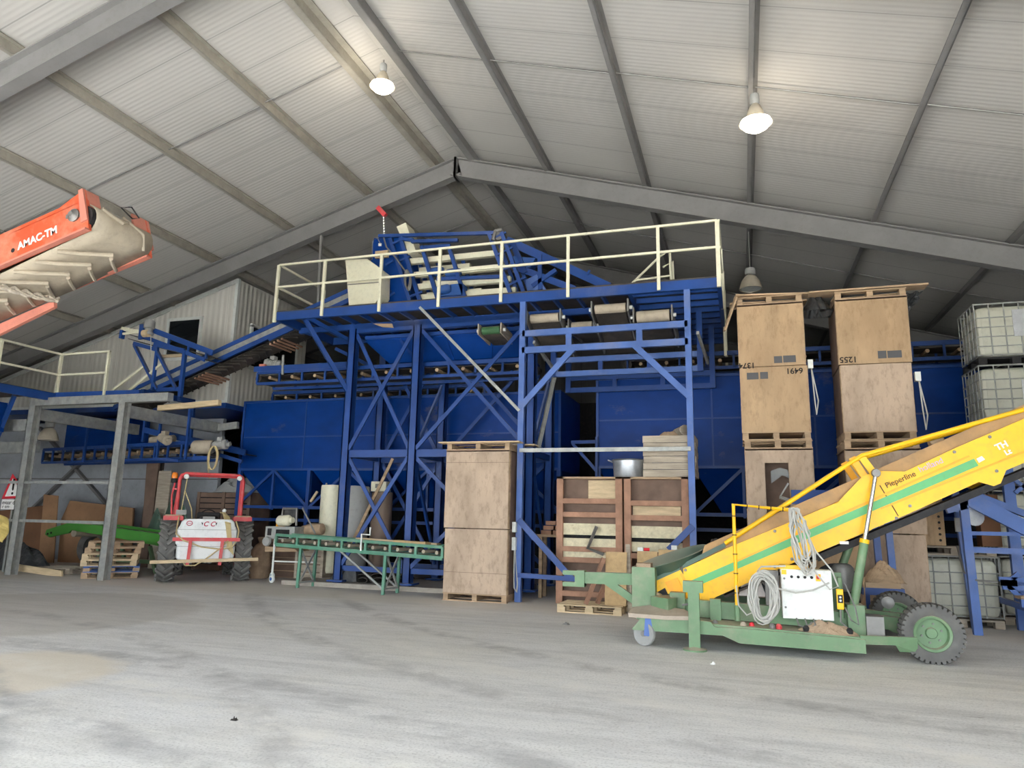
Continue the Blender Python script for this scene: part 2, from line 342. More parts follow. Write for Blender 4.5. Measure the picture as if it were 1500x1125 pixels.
# ---------------------------------------------------------------- the hall
AX, AZ, S = -6.71, 10.76, .30
def zr(x): return AZ-S*abs(x-AX)
XL, XR, Y0, Y1 = -27.0, 12.5, -1.0, 30.0
def struct(name, mb, m, **k): return tag(mb.build(name, m, **k), kind='structure')
struct('floor', box((XL-.3, Y0, -.25), (XR+.3, Y1+.3, 0)), 'floor')
struct('ground', box((-40, -9.5, -.3), (30, Y0, -.02)), 'yard'); struct('ground', box((-90, -80, -.4), (80, -9.5, -.06)), 'asphalt')  # unseen yard, its pale apron cut short so far ceiling gets less bounce
for sgn, xe in ((-1, XL), (1, XR)):
    z0, z1 = AZ+.2, zr(xe)+.2
    struct('ceiling', MB().prism([(AX, Y0, z0), (xe, Y0, z1), (xe, Y0, z1+.12), (AX, Y0, z0+.12)], (0, Y1-Y0, 0)), 'roof_panel')
struct('wall_left', box((XL-.2, Y0, 0), (XL, Y1, zr(XL)+.2)), 'wall')
struct('wall_right', box((XR, Y0, 0), (XR+.2, Y1, zr(XR)+.2)), 'wall')
struct('wall_back', MB().prism([(XL, Y1, 0), (XR, Y1, 0), (XR, Y1, zr(XR)+.2), (AX, Y1, AZ+.2), (XL, Y1, zr(XL)+.2)], (0, .2, 0)), 'wall_clad')
# portal rafters: I-sections, one mesh each side
def rafter(Y, sgn):
    xe = XL if sgn < 0 else XR; d = .5; w = .24; t = .03
    p = Vector((AX, Y, AZ)); q = Vector((xe, Y, zr(xe))); n = Vector((S*sgn, 0, 1)).normalized(); m = MB()
    for off, hh, ww in ((-t/2, t, w), (-d/2, d-2*t, .03), (-d+t/2, t, w)):
        a = p+n*off; b = q+n*off
        x = Vector((0, 1, 0))*ww/2; z = n*hh/2
        m.add([a-x-z, a+x-z, a+x+z, a-x+z, b-x-z, b+x-z, b+x+z, b-x+z], [(0,1,2,3),(7,6,5,4),(0,4,5,1),(1,5,6,2),(2,6,7,3),(3,7,4,0)])
    m.box((AX-.03, Y-.16, AZ-.58), (AX+.03, Y+.16, AZ-.02))
    return m
for Y in (7.95, 15.8, 22.7, 29.5):
    for sgn in (-1, 1): struct('ceiling_beam', rafter(Y, sgn), 'frame_grey')
# purlins (Z-sections) running the length of the hall
def purlin(x, h=.2, w=.075, t=.02):
    z = zr(x); m = MB(); y0, y1 = Y0+.1, Y1-.1
    m.box((x-t/2, y0, z), (x+t/2, y1, z+h)); m.box((x-w, y0, z), (x, y1, z+t)); m.box((x, y0, z+h-t), (x+w, y1, z+h))
    return m
PX = [-21.3, -18.85, -16.44, -14.03, -11.66, -9.25, -7.28, -6.2, -4.24, -1.86, .43, 2.87, 5.29, 7.7, 10.1]
for x in PX:
    if x < -18: # the cabin stops these
        pass
    ridge = x in (-7.28, -6.2)
    struct('ceiling_beam', purlin(x, .22 if ridge else .2, .16 if ridge else .09), 'purlin' if x < -6.7 else 'frame_grey')  # same galvanized purlins; lit and backlit slopes put into two colours
# tie rods across the purlins, midway in each bay
for Y in (4.2, 11.35, 19.2):
    for a, b in zip(PX, PX[1:]):
        if (a, b) == (-7.28, -6.2): continue
        struct('ceiling_beam', tube((a, Y, zr(a)+.1), (b, Y+.04, zr(b)+.1), .014, 6), 'steel')
fw = MB(); OX0, OX1, OZ = -18.0, 9.0, 4.5
fw.box((XL, Y0-.2, 0), (OX0, Y0, OZ)).box((OX1, Y0-.2, 0), (XR, Y0, OZ)); fw.prism([(XL, Y0-.2, OZ), (XR, Y0-.2, OZ), (XR, Y0-.2, zr(XR)+.2), (AX, Y0-.2, AZ+.2), (XL, Y0-.2, zr(XL)+.2)], (0, .2, 0))
struct('wall_unseen_entrance', fw, 'wall_clad')  # unseen front wall, opening sized to cut daylight on the far ceiling
# columns of the portal frames along the side walls
for Y in (7.95, 15.8, 22.7):
    for x in (XL+.25, XR-.25): struct('column', box((x-.12, Y-.2, 0), (x+.12, Y+.2, zr(x)-.05)), 'frame_grey')
# the office cabin up on its floor
CXR, CYF, CZ = -14.2, 17.0, 4.76
def ctop(x): return zr(x)+.02
cab = MB()
cab.prism([(XL, CYF, CZ), (CXR, CYF, CZ), (CXR, CYF, ctop(CXR)), (XL, CYF, ctop(XL))], (0, .12, 0))
struct('wall_front', cab, 'cabin_panel')
struct('wall_side', box((CXR-.12, CYF+.12, CZ), (CXR, 20.7, ctop(CXR))), 'cabin_panel_side')
struct('floor', box((XL, CYF-.1, CZ-.16), (CXR+.05, 20.7, CZ-.01)), 'blue')
struct('trim_1', MB().bar((CXR+.01, CYF-.01, CZ), (CXR+.01, CYF-.01, ctop(CXR)), .1).bar((XL, CYF-.01, CZ+.04), (CXR, CYF-.01, CZ+.04), .03, .1)
       .bar((XL, CYF-.02, ctop(XL)-.05), (CXR, CYF-.02, ctop(CXR)-.05), .05, .12), 'white')
def window(name, c00, ux, uz, w, h, nrm):
    """frame with a dark pane; c00 is the lower corner, ux/uz its directions"""
    ux = Vector(ux); uz = Vector(uz); nrm = Vector(nrm); c = Vector(c00); m = MB(); t = .09
    for a, b in (((0, 0), (w, 0)), ((0, h), (w, h)), ((0, 0), (0, h)), ((w, 0), (w, h))):
        m.bar(c+ux*a[0]+uz*a[1]-ux*(t/2 if a[1] == b[1] else 0), c+ux*b[0]+uz*b[1]+ux*(t/2 if a[1] == b[1] else 0), t, t, nrm)
    o = struct(name, m, 'white')
    g = MB(); p = c-nrm*.0
    g.prism([p, p+ux*w, p+ux*w+uz*h, p+uz*h], nrm*.015); o2 = g.build('pane', 'glass', o)
    return o
a = at(243, 527, CYF); b = at(297, 466, CYF)
window('window_1', (a.x, CYF-.03, a.z), (1, 0, 0), (0, 0, 1), b.x-a.x, b.z-a.z, (0, -1, 0))
window('window_2', (CXR+.03, 17.75, 6.0), (0, 1, 0), (0, 0, 1), 2.35, 1.3, (1, 0, 0))
# concrete plinth wall under the cabin, with its bracing
struct('wall_partition', box((XL, 18.6, 0), (-15.6, 18.75, CZ-.2)), 'conc')
struct('trim_2', box((XL, 18.57, 2.62), (-15.6, 18.6, 2.66)), 'frame_grey')
struct('wall_and_light_blocker', box((-15.5, 21.3, 0), (10.5, 21.45, CZ+.4)), 'dark')  # unseen dark screen added behind the bunkers to block floor bounce

# ---------------------------------------------------------------- light
w = bpy.data.worlds.new('sky'); bpy.context.scene.world = w; w.use_nodes = True
bg = w.node_tree.nodes['Background']; bg.inputs[0].default_value = (.86, .93, 1, 1); bg.inputs[1].default_value = 2.9
sun = bpy.data.objects.new('sun', bpy.data.lights.new('sun', 'SUN')); C.objects.link(sun)
sun.data.energy = 48; sun.data.angle = .01; sun.data.color = (1, .985, .97); sun.rotation_euler = (math.radians(-12), math.radians(38), 0)
sc = bpy.context.scene
sc.view_settings.view_transform = 'Standard'; sc.view_settings.look = 'None'; sc.view_settings.gamma = 1; sc.view_settings.use_curve_mapping = False
sc.view_settings.exposure = 1.45
# ---------------------------------------------------------------- lamps
def highbay(loc, label, lit, drop, group=None):
    k = .62 if lit else 1.0
    t = thing('high_bay_lamp', label, 'lamp', loc, group); x, y, z = loc   # z = rim of the shade
    tube((x, y, z+.5), (x, y, z+.5+drop), .012, 6).build('hanger', 'steel', t)
    MB().lathe([(.0, .5), (.11*k, .5), (.12*k, .47), (.12*k, .36), (.08*k, .33)], loc, n=20).build('ballast_housing', 'grey_plastic', t, smooth=True)
    MB().lathe([(.075*k, .34), (.13*k, .3), (.2*k, .2), (.24*k, .08), (.255, 0), (.245, 0), (.23*k, .07), (.19*k, .19), (.12*k, .28), (.06*k, .31)], loc, n=24).build('lamp_shade', 'lampshade', t, smooth=True)
    MB().lathe([(0, -.14), (.1, -.12), (.19, -.06), (.235, .005), (.235, .03), (0, .03)] if lit else [(0, .01), (.22, .01), (.235, .03), (0, .03)], loc, n=24).build('diffuser', 'lit' if lit else 'white', t, smooth=True)
    return t
p = gz(560, 127, 10.15); highbay((p.x, p.y, p.z), 'lit high bay lamp under the roof ridge above the orange conveyor', True, .1)
p = gz(1107, 181, 7.85); highbay((p.x, p.y, p.z), 'lit high bay lamp on a roof beam above the yellow conveyor', True, .1)
for x, y, z in ((-7.0, 11.6, 10.2), (.45, 11.4, 7.9)):
    pl = bpy.data.objects.new('lamp_light', bpy.data.lights.new('lamp_light', 'POINT')); C.objects.link(pl); pl.location = (x, y, z-.35); pl.data.energy = 14; pl.data.shadow_soft_size = .15; pl.data.color = (1, .9, .75)
p = gz(1100, 424, 6.9); highbay((p.x, p.y, p.z), 'unlit dome lamp hanging behind the tall plywood crate stacks', False, .9)
p = at(70, 645, 14.4); highbay((p.x, p.y, p.z), 'unlit metal dome lamp hanging under the galvanized gallery frame', False, .16)
# ---------------------------------------------------------------- steel tower with platform
YF, YB = 15.0, 16.6
DZ = 6.36
tw = thing('platform_tower', 'tall blue steel tower carrying the cream railed platform and hopper', 'steel tower', (-6.6, 15.5, 0))
XC = [-8.94, -7.2, -4.38]
for x in XC:
    for Y in (YF, YB):
        c = MB().box((x-.1, Y-.015, .1), (x+.1, Y+.015, 6.1)); c.box((x-.1, Y-.1, .1), (x-.075, Y+.1, 6.1)); c.box((x+.075, Y-.1, .1), (x+.1, Y+.1, 6.1))
        c.box((x-.1, Y-.1, .1), (x+.1, Y-.08, 6.1)).box((x-.2, Y-.2, .12), (x+.2, Y+.2, .16))
        c.build('column', 'blue', tw)
def beam(p, q, w=.1, h=.16, m='blue', name='beam'): return bar(p, q, w, h).build(name, m, tw)
for Y in (YF, YB):
    beam((XC[0], Y, 6.1), (-3.6, Y, 6.1), .14, .2); beam((XC[0], Y, 3.05), (XC[2], Y, 3.05), .12, .17); beam((XC[0], Y, .42), (XC[2], Y, .42), .1, .12)
for x in XC:
    beam((x, YF, 6.1), (x, YB, 6.1)); beam((x, YF, 3.05), (x, YB, 3.05), .1, .13)
def brace(p, q, m='blue', w=.05, h=.09): return bar(p, q, w, h).build('brace', m, tw)
for Y, dy in ((YF, -.03), (YB, .03)):
    for i in (0, 1):
        a, b = XC[i]+.09, XC[i+1]-.09
        for z0, z1 in ((3.15, 5.98), (.5, 2.95)):
            brace((a, Y+dy, z1), (b, Y+dy, z0), w=.04); brace((a, Y+dy*2.6, z0), (b, Y+dy*2.6, z1), w=.04)
for x in XC:
    brace((x, YF+.1, 3.15), (x, YB-.1, 4.9), 'blue_dusty_lit')
    if x != XC[0]: brace((x, YB-.1, .5), (x, YF+.1, 2.95))
brace((XC[2]+.12, YF+.15, 3.1), (XC[2]+.45, YF+.5, 5.1), 'galv')
# deck: edge beams, joists, boards
X0, X1 = -10.48, -.28; YD0, YD1 = 14.0, 16.5
beam((X0, YD0, DZ-.1), (X1, YD0, DZ-.1), .08, .2); beam((X0, YD1, DZ-.1), (-2.1, YD1, DZ-.1), .08, .2)
beam((X0, YD0, DZ-.1), (X0, YD1, DZ-.1), .08, .2); beam((X1, YD0, DZ-.1), (X1, 18.6, DZ-.1), .08, .2)
beam((-2.05, YD0, DZ-.1), (-2.05, 18.6, DZ-.1), .08, .16); beam((-2.05, 18.6, DZ-.1), (X1, 18.6, DZ-.1), .08, .2)
beam((X0, YF-.02, DZ-.2), (-2.1, YF-.02, DZ-.2), .1, .14)
x = X0+.55
while x < -2.2:
    bar((x, YD0, DZ-.1), (x, YD1, DZ-.1), .05, .1).build('joist', 'blue', tw); x += .52
for i in range(9):
    y = 14.35+i*.48; bar((-2.05, y, DZ-.1), (X1, y, DZ-.1), .05, .11).build('joist', 'blue', tw)
d = MB().box((X0, YD0-.03, DZ), (X1, YD1, DZ+.035)); d.box((-2.1, YD1, DZ), (X1, 18.6, DZ+.035)); d.build('deck', 'deck', tw)
for x in (-9.75,):
    brace((x, YD0+.1, DZ-.2), (XC[0], YF, 4.45), w=.08, h=.1); brace((x+.1, YD0, DZ-.15), (XC[0], YF+.2, DZ-.6), w=.06)
brace(at(615, 450, 13.96), at(761, 602, 13.96), 'galv', .05, .06)
brace((X0+.1, YD1, DZ-.3), (XC[0], YB, DZ-1.0), w=.08)
# railing
RZ = 7.54
def post(x, y, z0=DZ-.18, z1=RZ, r=.055): return box((x-r/2-.005, y-r/2, z0), (x+r/2+.005, y+r/2, z1)).build('railing_post', 'cream', tw)
yr = YD0-.06
for px in (474, 557, 643, 734, 832, 965):
    p = at(px, 420, yr); post(p.x, yr)
post(X0-.02, yr, DZ-.25); post(X1, yr, DZ-.2, r=.07); post(X0, 15.9); 
for y in (15.5, 17.0, 18.5): post(X1+.03, y, DZ-.9 if y > 16 else DZ-.2)
for p, q in (((X0, yr, RZ), (X1, yr, RZ)), ((X0, yr, 6.98), (X1, yr, 6.98)), ((X0, yr, RZ), (X0, 15.9, RZ)), ((X0, yr, 6.98), (X0, 15.9, 6.98)),
             ((X1+.03, yr, RZ), (X1+.03, 18.5, RZ)), ((X1+.03, yr, 6.98), (X1+.03, 18.5, 6.98))):
    bar(p, q, .05, .045).build('railing_bar', 'cream', tw)
g = [at(x, y, 16.4) for x, y in ((924, 417), (966, 376), (981, 367), (983, 412))]
MB().path(g, .03, 8).build('gate_handrail', 'cream', tw); g2 = [q+V(0, .75, 0) for q in g[1:]]; MB().path(g2, .03, 8).build('gate_handrail', 'cream', tw)
bar(at(930, 411, 16.4), at(981, 404, 16.4), .04).build('gate_handrail', 'cream', tw)
# hanger rod and loose boards
brace(at(471, 345, 15.4), at(471, 395, 15.4)+V(0, 0, -1.6), 'frame_grey', .06, .06)
tag(MB().prism([at(546, 474, 14.9), at(574, 474, 14.9), at(576, 480, 14.9), at(560, 479, 14.9)], (0, .2, 0)).build('wood_scrap', 'timber'), 'splintered plank scrap on the tower beam below the platform', 'wood scrap')
# feed hopper hung in the tower
hp = thing('feed_hopper', 'blue sheet steel hopper hung in the tower under the platform', 'hopper', (-6.6, 15.8, 5.1))
a0, a1, b0, b1, zt, zb, zm = -8.75, -4.5, 15.25, 16.45, 5.94, 5.36, 5.86
c0, c1, e0, e1 = -8.25, -4.8, 15.6, 16.2
hm = MB(); T = [(a0, b0), (a1, b0), (a1, b1), (a0, b1)]; Bq = [(c0, e0), (c1, e0), (c1, e1), (c0, e1)]
hm.add([(x, y, zt) for x, y in T]+[(x, y, zm) for x, y in T]+[(x, y, zb) for x, y in Bq], [(i, (i+1) % 4, 4+(i+1) % 4, 4+i) for i in range(4)]+[(4+i, 4+(i+1) % 4, 8+(i+1) % 4, 8+i) for i in range(4)])
hm.build('hopper_body', 'blue_sheet', hp, solid=.02)
for f in (.22, .5, .78): bar((a0+(a1-a0)*f, b0-.02, zm), (c0+(c1-c0)*f, e0-.02, zb), .06, .04, (0, 1, 0)).build('stiffener', 'blue_sheet', hp)
MB().bar((a0, b0-.02, zt), (a1, b0-.02, zt), .06, .08).build('rim', 'blue', hp)

# ---------------------------------------------------------------- belt conveyors with open truss sides
def truss(name, label, A, B, wy, h, n, cat='conveyor', rail=.07, m='blue', roll='timber', belt='belt', beltdrop=0, group=None, drum=True, wvec=None):
    """A,B: upper near corners; wy: width away from the viewer; near and far side frames, idlers, belt, end drums"""
    A = Vector(A); B = Vector(B); W = wvec or Vector((0, wy, 0)); dn = Vector((0, 0, -h)); t = thing(name, label, cat, (A+B+W)/2+dn, group)
    d = (B-A).normalized()
    for k, o in enumerate((Vector((0, 0, 0)), W)):
        f = MB().bar(A+o, B+o, .05, rail*1.3).bar(A+o+dn, B+o+dn, .05, rail)
        for i in range(n+1):
            p = A.lerp(B, i/n)+o; f.bar(p, p+dn, .05, .05)
        f.build('side_frame', m, t)
    for i in range(n):
        p = A.lerp(B, (i+.5)/n)+dn*.45; tube(p+W*.06, p+W*.94, .045, 8).build('idler_roller', roll, t)
    b = MB().add([A+dn*.25+W*.08, B+dn*.25+W*.08, B+dn*.25+W*.92, A+dn*.25+W*.92], [(0, 1, 2, 3)])
    b.add([A+dn*.85+W*.08, B+dn*.85+W*.08, B+dn*.85+W*.92, A+dn*.85+W*.92], [(0, 1, 2, 3)]); b.build('belt', belt, t, solid=.015)
    if drum:
        for p in (A, B): tube(p+dn*.5+W*.05, p+dn*.5+W*.95, h*.3, 14).build('end_drum', belt, t, smooth=True)
    return t
def motor(name, label, p, r=.13, L=.42, d=(1, 0, 0), m='grey_plastic', parent=None):
    p = Vector(p); d = Vector(d).normalized()
    if parent is None: t = thing(name, label, 'motor', p)
    else: t = parent
    def bl(mb, nm, mm, **k): return mb.build(nm, mm, t, **k)
    prof = [(0, 0), (r*.75, 0), (r*.8, .03)]
    for i in range(6): z = .05+i*(L-.16)/6; prof += [(r, z), (r, z+.03), (r*.9, z+.035)]
    prof += [(r*.9, L-.1), (r*1.05, L-.1), (r*1.05, L-.02), (r*.5, L), (r*.5, L+.08), (0, L+.08)]
    bl(MB().lathe(prof, p, d, 18), 'motor_body' if parent is None else name, m, smooth=True)
    if parent is None: bl(box(p+d*L*.5+V(-.07, -.07, r*.8), p+d*L*.5+V(.07, .07, r*.8+.1)), 'terminal_box', m)
    return t
tr = truss('belt_conveyor', 'blue truss conveyor running level below the feed hopper', at(378, 546, 15.3), V(-4.5, 15.3, at(378, 546, 15.3).z), .7, .3, 11)
z = at(378, 546, 15.3).z
box((-12.0, 15.26, z+.02), (-9.2, 15.28, z+.16)).build('guard_plate', 'blue', tr)
q = at(388, 531, 15.45); motor('gear_motor', 'grey gear motor on the end of the level hopper conveyor', (q.x, q.y, q.z), .12, .45, (1, .35, -.15))
tag(box(at(379, 543, 15.3), at(388, 533, 15.3)+V(0, .08, 0)).build('junction_box', 'salmon'), 'small orange junction box beside the grey gear motor', 'box')
tag(bar(at(414, 549, 15.26), at(415, 520, 15.26), .06, .03).build('steel_strap', 'galv'), 'short galvanized strap fixed to the level conveyor side', 'strap')
truss('belt_conveyor', 'dusty blue conveyor lying on top of the long bunker', at(400, 576, 17.5), V(-6.4, 17.5, at(400, 576, 17.5).z), .6, .3, 8)

# ---------------------------------------------------------------- bunkers
def bunker(label, xa, xb, zt, zb, Y0b, Y1b, zlow, seam_z, seam_x, supports):
    t = thing('storage_bunker', label, 'bunker', ((xa+xb)/2, (Y0b+Y1b)/2, 0))
    box((xa, Y0b, zb), (xb, Y1b, zt)).build('bunker_body', 'blue_sheet', t)
    f = MB()
    for z in (zt-.03, zb+.03): f.bar((xa, Y0b-.02, z), (xb, Y0b-.02, z), .04, .06)
    f.bar((xa+.02, Y0b-.02, zb), (xa+.02, Y0b-.02, zt), .06, .05, (0, 1, 0)); f.bar((xb-.02, Y0b-.02, zb), (xb-.02, Y0b-.02, zt), .06, .05, (0, 1, 0))
    f.build('edge_angle', 'blue', t)
    for z in seam_z: bar((xa, Y0b-.008, z), (xb, Y0b-.008, z), .016, .035).build('seam_flange', 'blue', t)
    for x in seam_x: bar((x, Y0b-.008, zb), (x, Y0b-.008, zt), .035, .016, (0, 1, 0)).build('seam_flange', 'blue', t)
    hmb = MB(); n = max(1, round((xb-xa)/2.4)); wv = (xb-xa)/n
    for i in range(n):
        x0, x1 = xa+i*wv, xa+(i+1)*wv; xm = (x0+x1)/2
        hb = MB(); T = [(x0+.03, Y0b+.05), (x1-.03, Y0b+.05), (x1-.03, Y1b-.05), (x0+.03, Y1b-.05)]; B_ = [(x0+.65, Y0b+.7), (x1-.65, Y0b+.7), (x1-.65, Y1b-.7), (x0+.65, Y1b-.7)]
        hb.add([(x, y, zb) for x, y in T]+[(x, y, zlow) for x, y in B_], [(k, (k+1) % 4, 4+(k+1) % 4, 4+k) for k in range(4)]+[(4, 5, 6, 7)]); hb.build('hopper_cone', 'blue_sheet', t)
        if supports:
            bar((xm, Y0b, zb), (x0+.05, Y0b, zlow+.05), .05, .07).build('brace', 'blue', t); bar((xm, Y0b, zb), (x1-.05, Y0b, zlow+.05), .05, .07).build('brace', 'blue', t)
            bar((xm, Y0b, zb), (xm, Y0b, zlow-.05), .06, .08).build('post', 'blue', t)
            bar((x1-.04, Y0b+.02, zb), (x1-.04, Y0b+.02, 0), .1, .1).build('leg', 'blue', t)
    bar((xa+.05, Y0b, zb), (xa+.05, Y0b, 0), .1, .1).build('leg', 'blue', t)
    for z in (zlow+.02, zlow-.32): bar((xa, Y0b, z), (xb, Y0b, z), .06, .08).build('rail', 'blue', t)
    return t
bunker('long dark blue bunker between the office cabin and the gap in the row', -13.55, -4.2, 4.78, 2.8, 17.0, 19.2, 1.78, (3.74,), (-11.49,), True)
bunker('large blue bunker standing behind the two tall crate stacks', -3.3, 5.6, 5.04, 2.84, 17.0, 19.2, 1.78, (4.0,), (-.6, 1.6, 3.4), True)
tag(bar(at(455, 735, 16.9), at(465, 720, 16.9), .05, .06).build('loose_plank', 'timber_pale'), 'pale loose plank leaning beneath the long dark blue bunker', 'plank')
tag(MB().bar(at(837, 648, 16.9), at(874, 647, 16.9), .06, .08).bar(at(839, 650, 16.9), at(874, 690, 16.9), .05, .07).bar(at(874, 640, 16.9), at(874, 700, 16.9), .06, .06, (0, 1, 0)).build('wall_bracket', 'blue'), 'blue triangular bracket arm at the end of the big bunker', 'bracket')
# gantry conveyor above the big bunker
truss('belt_conveyor', 'dark blue gantry conveyor over the bunker behind the crate stacks', (-2.6, 17.4, 5.62), (7.5, 17.4, 5.62), .7, .35, 16, rail=.08)
# ---------------------------------------------------------------- front portal frame
PXL, PXR = -4.3, -.9
pf = thing('portal_frame', 'light blue dusty steel portal standing ahead of the tower', 'steel frame', ((PXL+PXR)/2, 14, 0))
for x in (PXL, PXR): box((x-.06, 13.95, 0), (x+.06, 14.07, DZ-.2)).build('post', 'blue_dusty_lit', pf)
for z in (5.46, 5.1): bar((PXL, 13.99, z), (PXR, 13.99, z), .08, .13).build('cross_beam', 'blue_dusty_lit', pf)
for x in (-3.3, -1.85): box((x-.06, 13.96, 5.1), (x+.06, 14.02, 5.46)).build('spacer', 'blue_dusty_lit', pf)
bar((PXL, 13.97, 3.9), (-3.2, 13.97, 5.08), .06, .12).build('knee_brace', 'blue_dusty_lit', pf); bar((-1.95, 13.97, 5.08), (PXR, 13.97, 4.0), .06, .12).build('knee_brace', 'blue_dusty_lit', pf)
bar((PXL, 13.95, 1.6), (-3.2, 13.95, .5), .06, .12).build('knee_brace', 'blue', pf); bar((PXR, 13.95, 1.55), (-1.35, 13.95, 1.1), .06, .12).build('knee_brace', 'blue', pf)
bar((PXL, 13.93, 2.99), (PXR, 13.93, 2.99), .05, .08).build('tie_bar', 'galv', pf); bar((PXL, 13.96, .52), (-2.6, 13.96, .48), .06, .09).build('foot_bar', 'blue', pf)
def double_rail(label, Y, xa, xb, z1, z2, knee):
    t = thing('support_rack', label, 'steel frame', ((xa+xb)/2, Y, z2)); 
    for z in (z1, z2): bar((xa, Y, z), (xb, Y, z), .08, .12).build('cross_beam', 'blue_dusty_lit' if knee else 'blue', t)
    n = 3
    for i in range(n+1):
        x = xa+(xb-xa)*i/n; box((x-.05, Y-.03, z2), (x+.05, Y+.03, z1)).build('spacer', 'blue', t)
    for s in (xa, xb): box((s-.06, Y-.06, z2-.06), (s+.06, Y+.06, DZ-.25)).build('post', 'blue', t)
    return t
double_rail('middle of three blue double-beam racks behind the light blue portal', 15.4, -3.98, -.75, 5.17, 4.85, True)
double_rail('rearmost of three blue double-beam racks behind the light blue portal', 16.75, -3.95, -.55, 5.02, 4.72, False)
for xx, y0, y1 in ((PXL+.1, 14.1, 15.3), (PXR+.06, 14.1, 15.35)):
    tag(bar((xx+.12, y0, 5.3), (xx+.25, y1, 4.95), .05, .07).build('tie_bar', 'galv'), 'galvanized tie between portal and rear rack at the %s post' % ('tower side' if xx < -3 else 'crate side'), 'tie bar')
# ---------------------------------------------------------------- belt ends poking out below the platform
def belt_end(label, pxa, pxb, py, Y, L, rise, roll='belt_pale', drum_r=.1, tilt=-.05, belt='belt', side='steel', green=False):
    a = at(pxa, py, Y); b = at(pxb, py, Y); zc = (a.z+b.z)/2; a.z = b.z = zc
    t = thing('belt_conveyor_end', label, 'conveyor', ((a+b)/2)-V(0, 0, drum_r), 'belt ends under the platform'); dv = V(0, L, rise)
    tube(a, b, drum_r, 16).build('end_drum', roll, t, smooth=True)
    for x, s in ((a, -1), (b, 1)):
        p = x+V(s*.04, -.14, 0); m = MB().prism([p+V(0, 0, -drum_r*1.2), p+V(0, 0, drum_r*1.5), p+dv+V(0, 0, drum_r*1.3), p+dv+V(0, 0, -drum_r*1.4)], (s*.03, 0, 0)); m.build('side_plate', side, t)
        tube(p+V(0, .14, 0), p+V(s*.09, .14, 0), .04, 8).build('bearing', 'white', t)
    m = MB().add([a+V(0, 0, drum_r), b+V(0, 0, drum_r), b+dv+V(0, 0, drum_r), a+dv+V(0, 0, drum_r)], [(0, 1, 2, 3)])
    m.add([a-V(0, 0, drum_r), b-V(0, 0, drum_r), b+dv-V(0, 0, drum_r), a+dv-V(0, 0, drum_r)], [(0, 1, 2, 3)]); m.build('belt', belt, t, solid=.012)
    return t
belt_end('belt end nearest the tower column, pale drum between two side plates', 778, 819, 466, 14.3, 1.5, -.5)
belt_end('low belt end with a wide dusty drum, second from the tower column', 838, 868, 478, 14.6, 1.4, .1)
belt_end('black belt end with a raised pale drum, third from the tower column', 872, 917, 452, 14.2, 1.5, -.5)
belt_end('belt end with a thick pale drum, farthest from the tower column', 933, 981, 463, 14.3, 1.5, -.2, drum_r=.12)
belt_end('small belt end with a green drum in front of the hopper', 707, 733, 484, 14.6, .8, -.05, 'green_dull', .09, side='timber_grey')
# ---------------------------------------------------------------- sorting machine up on the platform
YM = 15.5
sm = thing('sorting_machine', 'blue sorting machine with cream slats standing on the platform', 'sorting machine', (-6.8, 15.8, DZ+.035))
def pz(x, y, Y=YM): return at(x, y, Y)
MB().prism([pz(548, 349), pz(590, 346), pz(603, 441), pz(554, 445), pz(543, 378)], (0, .75, 0)).build('drive_housing', 'blue_sheet', sm)
for x0, y0, x1, y1, Y in ((587, 348, 615, 440, 15.4), (572, 349, 601, 441, 15.42), (618, 361, 641, 437, 15.35), (657, 359, 681, 435, 15.35), (716, 340, 748, 430, 15.4), (735, 341, 767, 428, 15.3)):
    bar(pz(x0, y0, Y), pz(x1, y1, Y), .09, .1, (0, 1, 0)).build('frame_upright', 'blue', sm)
    bar(pz(x0, y0, Y)+V(0, .9, 0), pz(x1, y1, Y)+V(0, .9, 0), .09, .1, (0, 1, 0)).build('frame_upright', 'blue', sm)
for x0, y0, x1, y1 in ((555, 346, 735, 341), (603, 354, 671, 352), (618, 363, 660, 360), (640, 409, 742, 405), (645, 436, 682, 434), (588, 350, 606, 352)):
    bar(pz(x0, y0, 15.38), pz(x1, y1, 15.38), .08, .08).build('cross_rail', 'blue', sm)
for i in range(4):
    f = i/3.3; p = pz(575+29*f, 357+85*f, 15.36); bar(p, p+V(.32, 0, .1), .05, .05).build('ladder_rung', 'blue', sm)
    p = pz(718+31*f, 352+72*f, 15.34); bar(p, p+V(.4, 0, .16), .05, .05).build('ladder_rung', 'blue', sm)
for x0, y0, x1, y1 in ((598, 376, 729, 377), (603, 397, 738, 396), (609, 415, 747, 413), (613, 431, 755, 429)):
    p, q = pz(x0, y0, 15.5), pz(x1, y1, 15.5); p.z = q.z = (p.z+q.z)/2
    box(p+V(0, 0, -.07), q+V(0, .12, .07)).build('sorting_slat', 'cream', sm); box(p+V(.1, .45, -.13), q+V(-.9, .57, -.02)).build('sorting_slat', 'cream', sm)
MB().prism([pz(581, 332), pz(594, 326), pz(609, 367), pz(598, 373)], (0, .5, 0)).build('chute', 'cream', sm)
for c in ((651, 424, 15.3), (640, 398, 15.45), (665, 400, 15.45)):
    p = pz(*c); MB().lathe([(0, -.2), (.1, -.2), (.12, -.15), (.12, .1), (.08, .18), (0, .18)], p, (1, 0, .1), 14).build('motor', 'motor_blue', sm, smooth=True)
box(pz(645, 434, 15.3), pz(678, 415, 15.3)+V(0, .3, 0)).build('gear_case', 'motor_blue', sm)
box(pz(549, 378, 15.42), pz(568, 366, 15.42)+V(0, .1, 0)).build('switch_box', 'timber_pale', sm); box(pz(554, 360, 15.45), pz(558, 356, 15.45)+V(0, .08, 0)).build('socket_box', 'white', sm)
cb = MB()
for k in range(6):
    cb.path([pz(596+4*math.cos(t)+k*.5, 408+13*math.sin(t)+k, 15.25-.01*k) for t in [i*2*PI/16 for i in range(16)]], .012, 6, True)
